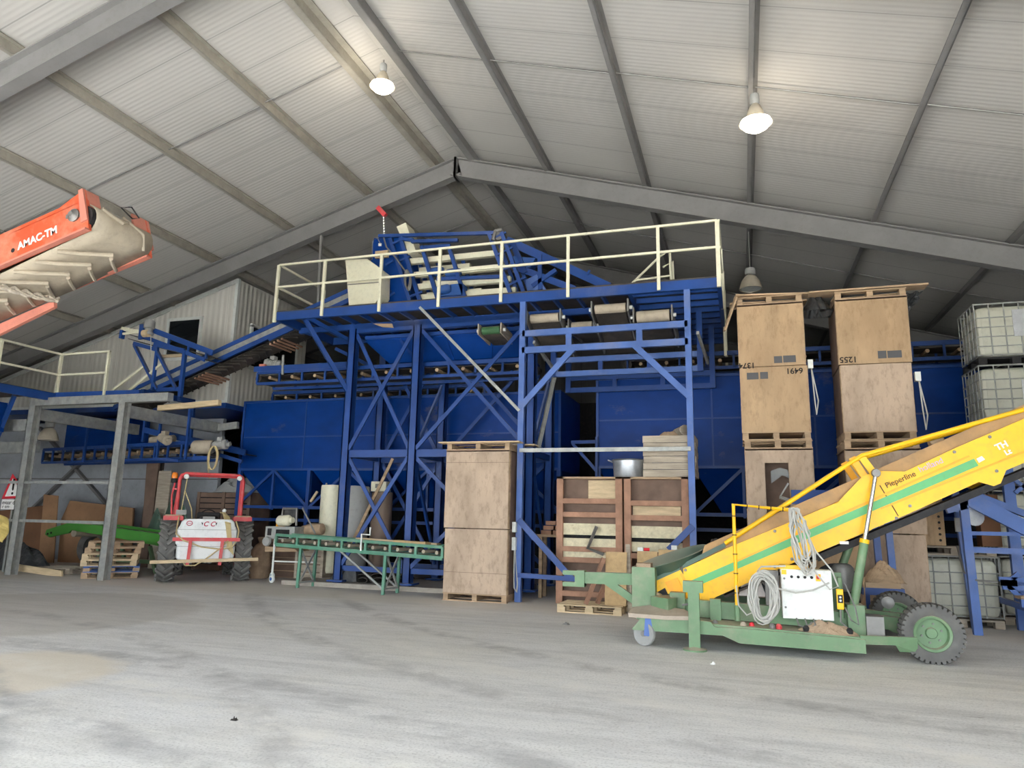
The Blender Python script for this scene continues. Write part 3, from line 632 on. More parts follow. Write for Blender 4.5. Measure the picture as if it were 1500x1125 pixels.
cb.path([pz(*q, 15.28) for q in ((562, 348), (566, 362), (580, 378), (590, 392), (596, 400))], .02, 6); cb.path([pz(*q, 15.28) for q in ((545, 380), (546, 352), (553, 349), (557, 357))], .012, 6)
cb.build('cable_coil', 'steel', sm)
for k, (x, y) in enumerate(((565, 388), (562, 432), (567, 435))): bar(pz(x, y, 15.44), pz(x+11, y-6, 15.44), .04, .05).build('bracket', 'blue', sm)
MB().path([pz(*q, 15.3) for q in ((722, 352), (726, 338), (736, 336))], .05, 8).build('pulley_guard', 'steel', sm); MB().lathe([(0, -.03), (.12, -.03), (.12, .03), (0, .03)], pz(731, 345, 15.35), (0, 1, 0), 18).build('pulley', 'steel', sm)
# discharge conveyor sloping down from the machine
dc = thing('discharge_conveyor', 'blue conveyor sloping down from the sorting machine towards the gate', 'conveyor', (-4.2, 16, DZ+.035))
for Y in (15.7, 16.5):
    bar(pz(742, 352, Y), pz(893, 421, Y), .07, .2).build('side_rail', 'blue', dc)
    bar(pz(752, 390, Y), pz(842, 424, Y), .06, .16).build('side_rail', 'blue', dc)
p, q = pz(750, 362, 15.75), pz(870, 416, 15.75); MB().add([p, q, q+V(0, .75, 0), p+V(0, .75, 0)], [(0, 1, 2, 3)]).build('belt', 'belt', dc, solid=.02)
for x0, y0, x1, y1 in ((791, 374, 792, 425), (752, 356, 770, 400), (780, 420, 815, 396)): bar(pz(x0, y0, 15.68), pz(x1, y1, 15.68), .1, .12, (0, 1, 0)).build('support', 'blue', dc)
MB().prism([pz(750, 375, 15.72), pz(785, 378, 15.72), pz(776, 392, 15.72), pz(754, 390, 15.72)], (0, .3, 0)).build('gear_case', 'motor_blue', dc)
MB().prism([pz(770, 410, 15.65), pz(786, 402, 15.65), pz(800, 424, 15.65), pz(772, 426, 15.65)], (0, .2, 0)).build('guide_plate', 'blue_dusty_lit', dc)
bar(pz(860, 402, 15.6), pz(864, 396, 15.6), .05).build('lever', 'blue', dc)
# cream guard cabinet
gc = thing('drive_guard', 'cream sheet metal drive guard with cut corners on the platform', 'machine guard', (-9.6, 15.2, DZ+.035))
MB().prism([at(*q, 14.9) for q in ((506, 381), (538, 379), (559, 395), (558, 431), (550, 444), (511, 447))], (0, .45, 0)).build('guard_body', 'cream', gc)
bar(at(509, 417, 14.89), at(559, 413, 14.89), .008, .02).build('panel_joint', 'steel', gc)
MB().bar(at(520, 447, 15.1), at(520, 447, 15.1)+V(0, 0, -.65), .08).bar(at(548, 445, 15.1), at(548, 445, 15.1)+V(0, 0, -.65), .08).build('support_leg', 'blue', gc)
# hoist chain from the roof
hc = thing('chain_hoist', 'hoist chain with a red clamp hanging from the roof beam', 'hoist', at(562, 345, 15.55))
a = at(556, 309, 15.55); b = at(563, 344, 15.55)
bar(a+V(-.05, 0, .1), a+V(.18, 0, -.15), .1, .12).build('beam_clamp', 'red', hc)
ch = MB(); n = 14; a = at(562, 316, 15.55)
for i in range(n):
    p = a.lerp(b, (i+.5)/n); r = (a-b).length/n*.7
    ch.path([p+V(0 if i % 2 else math.cos(t)*.03, math.cos(t)*.03 if i % 2 else 0, math.sin(t)*r) for t in [k*2*PI/8 for k in range(8)]], .009, 5, True)
ch.build('chain', 'chrome', hc)
# ---------------------------------------------------------------- long incline conveyor up to the platform
A = at(166, 590, 15.3); B = at(545, 416, 15.3); W = V(0, .85, 0); dd = (B-A).normalized(); up = V(-dd.z, 0, dd.x)
ic = thing('incline_conveyor', 'long blue inclined conveyor rising to the platform past the office cabin', 'conveyor', ((A.x+B.x)/2, 15.7, A.z))
for o in (V(0, 0, 0), W):
    bar(A+o+up*.11, B+o+up*.11, .06, .1, up).build('side_rail', 'blue', ic); bar(A+o-up*.15, B+o-up*.15, .06, .12, up).build('side_rail', 'blue', ic)
    bar(A+o-up*.02+V(0, .02, 0), B+o-up*.02+V(0, .02, 0), .03, .2, up).build('side_plate', 'galv', ic)
b = MB()
for h in (.05, -.26): b.add([A+up*h+W*.06, B+up*h+W*.06, B+up*h+W*.94, A+up*h+W*.94], [(0, 1, 2, 3)])
b.build('belt', 'belt', ic, solid=.015)
n = 40; cl = MB()
L = (B-A).length
for i in range(n):
    p = A+dd*(L*(i+.5)/n)-up*.285
    cl.bar(p+W*.08, p+W*.5+dd*.2, .03, .05, up); cl.bar(p+W*.92, p+W*.5+dd*.2, .03, .05, up)
tag(cl.build('belt_cleats', 'belt', ic))
for s0 in (.33, .62):
    for k in range(4):
        p = A+dd*(L*s0+k*.12)-up*.36; tube(p-W*.02, p+W*1.05, .03, 8).build('guard_rod', 'timber_red', ic)
bar(A+dd*(L*.62)-up*.22+V(0, -.02, 0), A+dd*(L*.62+.75)-up*.22+V(0, -.02, 0), .05, .1, up).build('rod_bracket', 'blue', ic)
# ---------------------------------------------------------------- small feeder conveyor on a stand
YS = 14.7
def sp(x, y, Y=YS): return at(x, y, Y)
fc = thing('feeder_conveyor', 'short blue feeder conveyor with a motor tipping onto the inclined conveyor', 'conveyor', sp(245, 500, 15.1))
for Y in (YS, YS+.6):
    bar(sp(222, 483, Y), sp(312, 517, Y), .05, .14).build('side_rail', 'blue', fc); bar(sp(205, 491, Y), sp(300, 527, Y), .05, .1).build('side_rail', 'blue', fc)
    for f in (.3, .62, .9):
        p = sp(222, 483, Y).lerp(sp(312, 517, Y), f); bar(p, p-V(0, 0, .22), .05).build('spacer', 'blue', fc)
b = MB(); p, q = sp(186, 489), sp(305, 521)
for h in (0, -.12): b.add([p+V(0, .05, h), q+V(0, .05, h), q+V(0, .57, h), p+V(0, .57, h)], [(0, 1, 2, 3)])
b.build('belt', 'belt', fc, solid=.02)
for f in (.45, .6, .75):
    c = p.lerp(q, f)-V(0, 0, .08); tube(c+V(0, .02, 0), c+V(0, .6, 0), .035, 8).build('idler_roller', 'timber_red', fc)
bar(sp(178, 481), sp(207, 487), .04, .1).build('side_board', 'cream', fc); bar(sp(180, 489, YS-.02), sp(207, 486, YS-.02), .04, .06).build('side_board', 'cream', fc)
bar(sp(178, 496), sp(180, 484), .08, .12, (0, 1, 0)).build('end_plate', 'blue', fc); bar(sp(207, 497, YS-.03), sp(209, 475, YS-.03), .16, .06, (0, 1, 0)).build('motor_plate', 'blue', fc)
q = sp(218, 484, YS-.12); MB().lathe([(0, 0), (.12, 0), (.13, .05), (.1, .1), (.1, .16), (.14, .18), (.14, .36), (.12, .4), (0, .4)], q-V(0, 0, .12), (0, 0, 1), 18).build('motor', 'grey_plastic', fc, smooth=True)
MB().lathe([(0, 0), (.1, 0), (.1, .16), (0, .16)], q+V(-.1, -.06, -.1), (1, 0, 0), 14).build('gear_box', 'timber_pale', fc, smooth=True)
tube(sp(221, 492, YS-.12), sp(221, 523, YS-.12), .012, 6).build('pull_cord', 'cable', fc)
st = thing('conveyor_stand', 'blue cross braced stand carrying the short feeder conveyor', 'stand', sp(240, 590, 14.9))
for x0, y0, x1, y1, Y in ((197, 506, 230, 571, YS), (226, 507, 258, 570, YS), (198, 506, 230, 571, YS+.6), (227, 507, 258, 570, YS+.6)):
    bar(sp(x0, y0, Y), sp(x1, y1, Y), .06, .08, (0, 1, 0)).build('leg', 'blue', st)
for Y in (YS, YS+.6):
    p = sp(271, 515, Y); bar(p, V(p.x, Y, 4.55), .09, .09).build('leg', 'blue', st); p = sp(231, 505, Y); bar(p, V(p.x, Y, sp(230, 571, YS).z), .07, .07).build('leg', 'blue', st)
    bar(sp(196, 503, Y), sp(228, 512, Y), .06, .1).build('top_rail', 'blue', st); bar(sp(226, 504, Y), sp(270, 514, Y), .06, .12).build('top_rail', 'blue', st); bar(sp(230, 571, Y), sp(263, 570, Y), .06, .1).build('foot_rail', 'blue', st)
bar(sp(212, 536), sp(160, 576), .045, .06).build('stay', 'cream', st); bar(sp(237, 533), sp(182, 578), .045, .06).build('stay', 'cream', st)
bar(sp(208, 574, 14.4), sp(284, 589, 16.3), .1, .14).build('foot_rail', 'blue', st)
tag(bar(sp(236, 522, 15.6), sp(278, 520, 15.6), .06, .08).build('timber_batten', 'timber_pale'), 'pale timber batten under the feeder conveyor by the cabin', 'batten')
# ---------------------------------------------------------------- galvanized gallery frame
gf = thing('gallery_frame', 'galvanized steel frame of posts and beams below the small gallery', 'steel frame', (-15.9, 15, 0))
G1, G2, GY = -17.3, -14.37, 13.6
def hsec(x, y, z0, z1):
    return MB().box((x-.1, y-.1, z0), (x+.1, y-.085, z1)).box((x-.1, y+.085, z0), (x+.1, y+.1, z1)).box((x-.012, y-.085, z0), (x+.012, y+.085, z1)).box((x-.1, y-.1, z0), (x-.085, y-.02, z1))
for x in (G1, G2): hsec(x, GY, 0, 4.22).build('post', 'galv', gf)
bar((G1-.1, GY, 4.32), (-13.0, GY, 4.32), .18, .2).build('beam', 'galv', gf)
for x in (G1, G2): bar((x, GY+.1, 4.02), (x, 16.95, 4.02), .12, .3).build('beam', 'galv', gf)
bar((-22, GY-.05, 3.72), (G1-.1, GY-.05, 3.72), .12, .3).build('beam', 'galv', gf); bar((-22, GY+.8, 3.2), (G1-.1, GY+.3, 3.2), .12, .3).build('beam', 'galv', gf)
for z in (2.27, 1.32): bar((-20.5, GY-.02, z), (G2-.1, GY-.02, z), .05, .07).build('rail', 'galv', gf)
bar((G2, 16.9, 4.02), (-13.65, 16.9, 4.08), .1, .2).build('beam', 'galv', gf)
tag(bar(at(233, 598, 14.6), at(322, 590, 14.6), .12, .14).build('timber_beam', 'timber_pale'), 'pale timber beam resting below the corner of the office cabin', 'timber beam')
# gallery with railing
ga = thing('railed_gallery', 'blue steel gallery with cream railing at the edge of the hall', 'gallery', (-18, 14, 4.45))
GXe, GYe = -16.85, 13.76
box((-22, 9.5, 4.52), (GXe, GYe, 4.57)).build('deck', 'deck', ga)
bar((GXe, 9.5, 4.45), (GXe, GYe, 4.45), .1, .2).build('edge_beam', 'blue', ga); bar((GXe, GYe, 4.5), (-14.2, GYe+.1, 4.5), .1, .16).build('edge_beam', 'blue', ga); bar((-22, 11.6, 4.3), (GXe, 11.6, 4.3), .1, .2).build('edge_beam', 'blue', ga)
rp = [(GXe, 12.15), (GXe, GYe), (-15.25, GYe)]
for x, y in rp+[(GXe, 10.4)]: box((x-.03, y-.03, 4.45), (x+.03, y+.03, 5.62)).build('railing_post', 'cream', ga)
for z in (5.6, 5.05):
    bar((GXe, 9.5, z), (GXe, GYe, z), .05).build('railing_bar', 'cream', ga); bar((GXe, GYe, z), (-15.22, GYe, z), .05).build('railing_bar', 'cream', ga)
box((-20.2, 12.6, 3.5), (GXe-.9, 13.2, 4.25)).build('chute_box', 'blue_sheet', ga)
bar((-18.2, 13.3, 3.0), (-17.3, 13.0, 4.4), .08, .1).build('stay', 'blue', ga)
# ---------------------------------------------------------------- conveyors below the gallery
A = V(-21.5, 17.4, 3.5); B = V(-13.75, 15.45, 3.44)
lc = truss('belt_conveyor', 'blue truss conveyor hung below the gallery ending in a pale drum', A, B, .7, .42, 13, wvec=V(.17, .68, 0))
p = B+V(.1, -.0, -.22); 
MB().lathe([(0, 0), (.15, 0), (.18, .04), (.18, .5), (.15, .55), (0, .55)], at(284, 655, 15.2), (1, .15, .02), 20).build('drum_motor', 'belt_pale', lc, smooth=True)
bar(at(283, 671, 15.1), at(308, 671, 15.1), .05, .1).build('side_frame', 'blue', lc)
for xx in (-19.0, -15.35, -14.1):
    p = A.lerp(B, (xx-A.x)/(B.x-A.x)); bar((p.x, p.y-.05, p.z-.45), (p.x, p.y-.05, 4.4), .06).build('hanger', 'blue', lc)
bar(at(226, 672, 15.1), at(262, 675, 15.1), .05, .07).build('side_frame', 'blue', lc)
sc2 = thing('belt_conveyor', 'shorter blue conveyor with a pale roller behind the hung truss conveyor', 'conveyor', (-14.5, 16.6, 3.1))
bar((-16.6, 16.5, 3.95), (-13.0, 16.5, 3.25), .06, .16).build('side_rail', 'blue', sc2); bar((-16.6, 17.1, 3.95), (-13.0, 17.1, 3.25), .06, .16).build('side_rail', 'blue', sc2)
bar((-14.4, 16.4, 3.35), (-13.0, 16.4, 3.0), .06, .1).build('side_rail', 'blue', sc2); tube((-16.1, 16.3, 3.62), (-15.3, 16.3, 3.66), .1, 14).build('roller', 'belt_pale', sc2, smooth=True)
for x in (-16.6, -14.9): bar((x, 16.5, 3.6), (x, 16.5, 4.55), .07).build('hanger', 'blue', sc2)
MB().add([(-16.6, 16.55, 3.9), (-13, 16.55, 3.2), (-13, 17.05, 3.2), (-16.6, 17.05, 3.9)], [(0, 1, 2, 3)]).build('belt', 'belt', sc2, solid=.02)
q = at(236, 640, 15.5); motor('gear_motor', 'dusty gear motor on top of the hung truss conveyor', q, .13, .4, (.9, -.3, -.3), 'belt_pale')
cr = MB(); c0 = at(315, 652, 15.0)
for k in range(4): cr.path([c0+V(.14*math.cos(t)+.03*k-.05, -.02*k, -.33+.3*math.sin(t)) for t in [i*2*PI/14 for i in range(14)]], .014, 6, True)
cr.path([c0+V(-.1, -.03, -.2), c0+V(-.12, -.03, -.6), c0+V(-.05, -.03, -.85)], .014, 6); cb_ = cr.build('coiled_cable', 'cable_tan'); tag(cb_, 'coiled tan cable hanging from a grey motor above the tractor', 'cable coil')
motor('gear_motor', 'grey motor with the coiled tan cable above the tractor', c0+V(-.15, .12, .0), .12, .38, (1, .2, .1))
box((-20.9, 17.6, 3.5), (-18.2, 18.3, 4.5)).build('chute_box', 'blue_sheet', lc)
# ---------------------------------------------------------------- back corner
xb = MB()
for a, b_, nm in (((-18.6, 18.5, .9), (-23.2, 18.5, 4.4), 0), ((-24.4, 18.46, .4), (-19.6, 18.46, 4.4), 1)):
    tag(bar(a, b_, .08, .14, (0, 1, 0)).build('wall_brace', 'frame_grey'), ('grey brace rising to the %s on the concrete wall behind the gallery frame' % ('sign side' if nm == 0 else 'tractor side')), 'brace')
def board(name, label, cat, pts, Y, m, lean=.35, t=.03, group=None):
    """a sheet standing on the floor and leaning back: pts are its outline in the photo's plane at Y"""
    P = [at(x, y, Y) for x, y in pts]; z0 = min(p.z for p in P)
    P = [p+V(0, (p.z-z0)*lean*.2, 0) for p in P]; dz = -max(0, z0) if z0 > 0 else 0
    return tag(MB().prism(P, (0, t, 0)).build(name, m), label, cat, group)
def fl(x, Y): # image row where the floor meets plane Y at column x
    lo, hi = 700, 1100
    for _ in range(40):
        mid = (lo+hi)/2
        if at(x, mid, Y).z > 0: lo = mid
        else: hi = mid
    return lo
board('cardboard_sheet', 'wide dented brown cardboard sheet leaning on the concrete wall', 'cardboard', [(84, fl(84, 17.6)), (86, 760), (97, 733), (190, 744), (191, fl(191, 17.6))], 17.6, 'card')
board('cardboard_sheet', 'tall narrow pale cardboard sheet beside the warning sign', 'cardboard', [(56, fl(56, 17.2)), (58, 724), (79, 726), (78, fl(78, 17.2))], 17.2, 'card')
board('cardboard_sheet', 'low wide brown cardboard sheet behind the tall narrow one', 'cardboard', [(-20, fl(-20, 17.9)), (-20, 750), (62, 740), (62, fl(62, 17.9))], 17.9, 'card_dark')
board('cardboard_sheet', 'dark brown cardboard sheet by the leaning planks', 'cardboard', [(160, fl(160, 17.9)), (160, 743), (192, 744), (192, fl(192, 17.9))], 17.9, 'card_dark')
for i, (x0, x1, yt, ytl, Y, lab, m) in enumerate(((196, 222, 668, 232, 17.4, 'tallest dark plank leaning on the wall left of the tractor', 'deck'), (216, 236, 690, 243, 17.0, 'shorter grey-brown plank leaning beside the tallest one', 'timber_grey'), (204, 214, 676, 225, 17.2, 'thin dark plank leaning between two wider planks', 'ply_dark'))):
    P = [at(x0, fl(x0, Y), Y), at(x1, fl(x1, Y), Y), at(ytl+8, yt, Y), at(ytl-10, yt, Y)]
    tag(MB().prism(P, (0, .06, 0)).build('leaning_plank', m), lab, 'plank', 'planks leaning by the tractor')
# ---------------------------------------------------------------- warning sign
ws = thing('warning_sign', 'red and white triangular exclamation sign with a text plate behind the galvanized post', 'sign', (-18.6, 14.2, 0))
YW = 14.1
def wp(x, y, o=0): return at(x, y, YW-o)
a, b_, c_ = wp(19, 694), wp(3, 731), wp(43, 729); ctr = (a+b_+c_)/3
def tri(k, o, th, nm, m): return MB().prism([ctr+(p-ctr)*k+V(0, -o, 0) for p in (a, b_, c_)], (0, -th, 0)).build(nm, m, ws)
tri(1, 0, .015, 'red_triangle', 'sign_red'); tri(.72, .015, .004, 'white_triangle', 'sign_white')
g = wp(19, 716, .022)
MB().prism([g+V(-.035, 0, .26), g+V(.035, 0, .26), g+V(.03, 0, -.02), g+V(0, 0, -.05), g+V(-.03, 0, -.02)], (0, -.004, 0)).build('exclamation_mark', 'ink', ws); MB().lathe([(0, 0), (.035, 0), (.035, .004), (0, .004)], g+V(0, 0, -.12), (0, -1, 0), 14).build('exclamation_mark', 'ink', ws)
p0, p1 = wp(2, 746), wp(41, 732); box(p0, p1+V(0, -.02, 0)).build('text_plate', 'sign_white', ws)
text('lettering', 'evaar de', 'ink', ws, wp(3, 738.5, .022), (1, 0, 0), (0, 0, 1), .15, .002); text('lettering', 'r em', 'ink', ws, wp(3, 744, .022), (1, 0, 0), (0, 0, 1), .13, .002)
pp = wp(18, 740, -.03); box((pp.x-.03, pp.y, 0), (pp.x+.03, pp.y+.04, 2.4)).build('sign_post', 'galv', ws)
# ---------------------------------------------------------------- pallets
def pallet_parts(t, w=1.2, d=.8, m='timber_pale', z=0, mb=None):
    """EUR pallet in local coordinates"""
    n = 5
    tb = MB()
    for i in range(n):
        y = -d/2+(d-.1)*i/(n-1); tb.box((-w/2, y, z+.122), (w/2, y+.1, z+.144))
    for x in (-w/2, -.06, w/2-.12): tb.box((x, -d/2, z+.1), (x+.12, d/2, z+.122))
    tb.build('deck_boards', m, t)
    for x in (-w/2, -.07, w/2-.145):
        for y in (-d/2, -.05, d/2-.1): box((x, y, z+.022), (x+.145, y+.1, z+.1)).build('block', mb or m, t)
    bb = MB()
    for y in (-d/2, -.05, d/2-.1): bb.box((-w/2, y, z), (w/2, y+.1, z+.022))
    bb.build('bottom_boards', m, t)
pc = V(-14.95, 14.35, 0)
labs = [('lowest brown pallet of the stack behind the galvanized post', 'timber', 0), ('blue edged pallet in the stack behind the galvanized post', 'motor_blue', .02), ('third pallet up, pale, just above the blue one', 'timber_pale', -.03),
        ('fourth pallet up, pale, in the stack by the post', 'timber_pale', -.02), ('fifth pallet up, brownish, just under the top pallet', 'timber', .01), ('top pallet of the stack behind the galvanized post', 'timber', 0.05)]
for i, (lab, m, dx) in enumerate(labs):
    t = thing('pallet', lab, 'pallet', pc+V(dx, dx*.5, i*.1445), 'pallet stack', rz=math.radians(43)+dx); pallet_parts(t, 1.2, .95, m, 0, 'timber' if i == 1 else None)
t = thing('pallet', 'flat dusty pallet on the floor under the pale board', 'pallet', (-16.95, 14.75, 0), rz=.05); pallet_parts(t, 1.2, .8, 'timber_grey')
P = [at(22, 826, 13.95), at(22, 836, 13.95), at(90, 846, 13.85), at(90, 836, 13.85)]
tag(MB().prism(P, (0, .05, 0)).build('pale_board', 'timber_pale'), 'long pale board lying against the flat dusty pallet', 'board')
# heap of black sheeting
def heap(name, label, cat, c, rx, ry, h, m, seed=1, nu=26, nv=18):
    rnd = random.Random(seed); ph = [(rnd.uniform(2, 7), rnd.uniform(2, 7), rnd.uniform(0, 6)) for _ in range(6)]
    def fn(u, v):
        x = (u*2-1); y = (v*2-1); r = math.sqrt(x*x+y*y); e = max(0, 1-min(1, r)**2)
        b = sum(math.sin(a*x*2+b_*y*2+c_) for a, b_, c_ in ph)/6
        return Vector(c)+V(x*rx, y*ry, max(0, h*e*(1+.55*b)+(.03*b if e > 0 else 0)))
    return tag(MB().quadgrid(fn, nu, nv).build(name, m, smooth=False), label, cat)
heap('plastic_sheeting', 'crumpled heap of black plastic sheeting beside the warning sign', 'plastic sheet', (-19.1, 14.95, 0), 1.5, .5, .7, 'black_sheet', 3)
MBt = MB().lathe([(.3, -.12), (.5, -.12), (.54, -.06), (.54, .06), (.5, .12), (.3, .12), (.28, 0), (.3, -.12)], (-18.1, 16.7, .55), (.15, -1, .1), 26); tag(MBt.build('old_tyre', 'tyre', smooth=True), 'old tyre standing behind the black plastic sheeting', 'tyre')
yb = MB().quadgrid(lambda u, v: at(-12+24*(.5+(u-.5)*(.45+.6*math.sin(PI*(.15+.8*v))))+(3*math.sin(6*v)), 757+36*v+3*math.sin(7*u), 13.5)+V(0, -.12*math.sin(PI*u)-.04*math.sin(9*v+5*u), 0), 8, 10)
tag(yb.build('yellow_bag', 'yellow_bag', solid=.02), 'crumpled yellow bag hanging on the galvanized rail', 'bag')
# ---------------------------------------------------------------- green machine
YG = 15.6
gm = thing('green_hopper_machine', 'bright green low conveyor machine between the pallets and the tractor', 'farm machine', (-15.5, 16, 0))
pts = [(66, 783), (68, 776), (100, 766), (140, 769), (238, 783), (238, 801), (150, 784), (112, 778), (104, 777), (100, 781), (72, 787)]
MB().prism([at(x, y, YG) for x, y in pts], (0, .06, 0)).build('side_panel', 'green_bright', gm); MB().prism([at(x, y, YG)+V(0, .9, 0) for x, y in pts], (0, .06, 0)).build('side_panel', 'green_bright', gm)
MB().add([at(102, 769, YG)+V(0, .06, 0), at(238, 787, YG)+V(0, .06, 0), at(238, 787, YG)+V(0, .9, 0), at(102, 769, YG)+V(0, .9, 0)], [(0, 1, 2, 3)]).build('belt', 'green_dark', gm, solid=.03)
for x in (-16.9, -15.1):
    for Y in (YG+.05, YG+.85): bar((x, Y, .7), (x+.3, Y, 0), .08).build('leg', 'green', gm)
bar((-17.0, YG+.03, .3), (-14.75, YG+.03, .3), .07, .1).build('frame_rail', 'green', gm); tube(at(108, 781, YG), at(108, 781, YG)+V(0, .9, 0), .1, 14).build('roller', 'belt_pale', gm, smooth=True)
for x, y in ((70, 782), (75, 780.5)): MB().lathe([(0, 0), (.03, 0), (.03, .01), (0, .01)], at(x, y, YG-.001), (0, -1, 0), 12).build('bolt', 'black', gm)
heap('netting', 'dark green crumpled netting piled on the green machine', 'netting', (-15.6, 16.9, .9), 1.0, .35, .85, 'green_dark', 9)
# ---------------------------------------------------------------- slatted boxes and a big bag behind the tractor
def slat_box(label, x0, x1, y0, y1, z0, z1, n, m='ply_dark'):
    t = thing('slatted_box', label, 'wooden box', ((x0+x1)/2, (y0+y1)/2, z0), 'slatted boxes behind the tractor'); h = (z1-z0)/n
    box((x0+.05, y0+.06, z0+.04), (x1-.05, y1, z1-.03)).build('box_body', 'dark', t)  # near-black fill, shade between the slats put in as colour
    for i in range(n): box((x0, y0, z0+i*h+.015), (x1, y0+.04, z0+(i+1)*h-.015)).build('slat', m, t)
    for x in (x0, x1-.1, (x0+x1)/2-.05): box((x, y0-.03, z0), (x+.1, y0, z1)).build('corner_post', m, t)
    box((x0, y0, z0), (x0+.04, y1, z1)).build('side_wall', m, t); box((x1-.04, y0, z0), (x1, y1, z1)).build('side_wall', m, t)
    return t
slat_box('lower dark slatted box standing behind the tractor', -15.1, -13.3, 17.3, 18.2, 0, 1.1, 6); slat_box('upper dark slatted box stacked behind the tractor roll bar', -15.15, -13.3, 17.3, 18.2, 1.1, 2.2, 7)
heap('big_bag', 'grey filled bag lying on top of the dark slatted boxes', 'bag', (-14.1, 17.75, 2.2), .8, .42, .42, 'tank_grey', 11)

# ---------------------------------------------------------------- tractor with sprayer tank, seen from behind (local: x right, y ahead, z up)
TL = V(-12.42, 14.62, 0)
tt = thing('tractor', 'small red tractor seen from behind, carrying a white sprayer tank', 'tractor', TL, rz=math.radians(41))
def wheel(t, c, R, w, hub, lugs, name='rear_wheel'):
    c = Vector(c)
    tw_ = MB().lathe([(R*.62, -w/2*.8), (R*.8, -w/2), (R*.93, -w/2*.95), (R*.96, -w/4), (R*.96, w/4), (R*.93, w/2*.95), (R*.8, w/2), (R*.62, w/2*.8), (R*.6, 0), (R*.62, -w/2*.8)], c, (1, 0, 0), 32).build(name, 'tyre', t, smooth=True)
    lg = MB()
    for i in range(lugs):
        for s in (-1, 1):
            a0 = 2*PI*(i+(.5 if s > 0 else 0))/lugs; a1 = a0+.26
            p = c+V(0, math.cos(a1)*R*.98, math.sin(a1)*R*.98)+V(s*.0, 0, 0); q = c+V(s*w*.52, math.cos(a0)*R*.95, math.sin(a0)*R*.95)
            lg.bar(p, q, .055, .075, (q-c).normalized())
    lg.build('tread_lugs', 'tyre_dusty', tw_)
    MB().lathe([(0, -.04), (R*.2, -.04), (R*.5, -w*.3), (R*.62, -w*.42), (R*.62, w*.42), (R*.5, w*.3), (R*.2, .04), (0, .04)], c, (1, 0, 0), 24).build('rim', hub, tw_, smooth=True)
    return tw_
for s in (-1, 1): wheel(tt, (s*.83, 0, .72), .72, .36, 'red', 20)
for s in (-1, 1): wheel(tt, (s*.6, 1.95, .42), .42, .2, 'red', 14, 'front_wheel')
tube((-.83, 0, .72), (.83, 0, .72), .09, 12).build('rear_axle', 'black', tt)
for s in (-1, 1):
    x0, x1 = (.55, .98) if s > 0 else (-.98, -.55)
    f = MB()
    for k in range(4):
        a0, a1 = math.radians(30+k*18), math.radians(30+(k+1)*18)
        f.prism([(x0, math.cos(a)*r, .72+math.sin(a)*r) for a, r in ((a0, .78), (a1, .78), (a1, .82), (a0, .82))], (x1-x0, 0, 0))
    f.box((x0, -.36, 1.42), (x1, .02, 1.52)); f.build('fender', 'red', tt)
    box((x0+.03, -.33, 1.52), (x1-.03, -.05, 1.55)).build('fender_top', 'timber', tt)
MB().path([(-.72, -.12, 1.5), (-.72, -.12, 2.38), (-.69, -.12, 2.48), (-.6, -.12, 2.53), (.6, -.12, 2.53), (.69, -.12, 2.48), (.72, -.12, 2.38), (.72, -.12, 1.5)], .042, 10).build('roll_bar', 'red', tt, smooth=True)
MB().path([(-.78, .02, 1.5), (-.72, .02, 2.38), (-.6, .02, 2.49), (.6, .02, 2.49), (.68, .02, 2.4), (.68, .02, 1.5)], .03, 8).build('roll_bar', 'red', tt, smooth=True)
for x in (-.58, .62): MB().lathe([(0, 0), (.05, .0), (.06, .03), (.055, .08), (0, .09)], (x, -.16, 2.46), (0, -1, -.1), 14).build('work_lamp', 'white', tt, smooth=True)
MB().path([(-.82, -.1, 1.5), (-.86, -.1, 2.0), (-.82, -.1, 2.3)], .02, 8).build('beacon_stalk', 'red', tt); bar((-.86, -.1, 2.15), (-.72, -.1, 2.15), .025).build('beacon_bracket', 'red', tt)
bc = MB().lathe([(.06, 0), (.075, .02), (.07, .1), (.06, .11)], (-.84, -.1, 2.3), n=16).build('beacon', 'black', tt); MB().lathe([(.065, .1), (.07, .17), (.055, .24), (0, .26)], (-.84, -.1, 2.3), n=16).build('beacon_lens', 'orange_lens', bc, smooth=True)
# hood, seat, steering
box((-.28, .55, .6), (.28, 2.3, 1.28)).build('bonnet', 'red', tt, bevel=.05); box((-.2, -.1, .5), (.2, .7, .9)).build('gearbox', 'black', tt)
box((-.27, .15, 1.05), (.27, .65, 1.15)).build('seat', 'black', tt, bevel=.03); box((-.27, .02, 1.1), (.27, .13, 1.62)).build('seat_back', 'black', tt, bevel=.04)
MB().path([(.2*math.cos(a), .8+.06*math.sin(a), 1.5+.18*math.sin(a)) for a in [i*2*PI/16 for i in range(16)]], .015, 6, True).build('steering_wheel', 'black', tt)
# tank
tk = MB(); prof = [(.56, .52), (.62, .58), (.635, .8), (.62, .86), (.66, .9), (.655, 1.2), (.62, 1.27), (.6, 1.3), (.57, 1.4), (.5, 1.46)]
d0 = -.78
vs = []; fs = []
def ringpts(hw, z):
    y0, y1 = -.85, -.35; c = .09; hw2 = hw
    return [(-hw2+c, y0, z), (hw2-c, y0, z), (hw2-.02, y0+.03, z), (hw2, y0+c, z), (hw2, y1, z), (-hw2, y1, z), (-hw2, y0+c, z), (-hw2+.02, y0+.03, z)]
for hw, z in prof: vs += ringpts(hw, z)
n = 8
for i in range(len(prof)-1): fs += [(i*n+k, i*n+(k+1) % n, (i+1)*n+(k+1) % n, (i+1)*n+k) for k in range(n)]
fs += [tuple(range(n-1, -1, -1)), tuple(range((len(prof)-1)*n, len(prof)*n))]
tko = tk.add(vs, fs).build('sprayer_tank', 'tank', tt, bevel=.015)
for z in (1.22, .84): box((-.645, -.862, z-.006), (.645, -.85, z+.006)).build('tank_seam', 'tank_grey', tko)
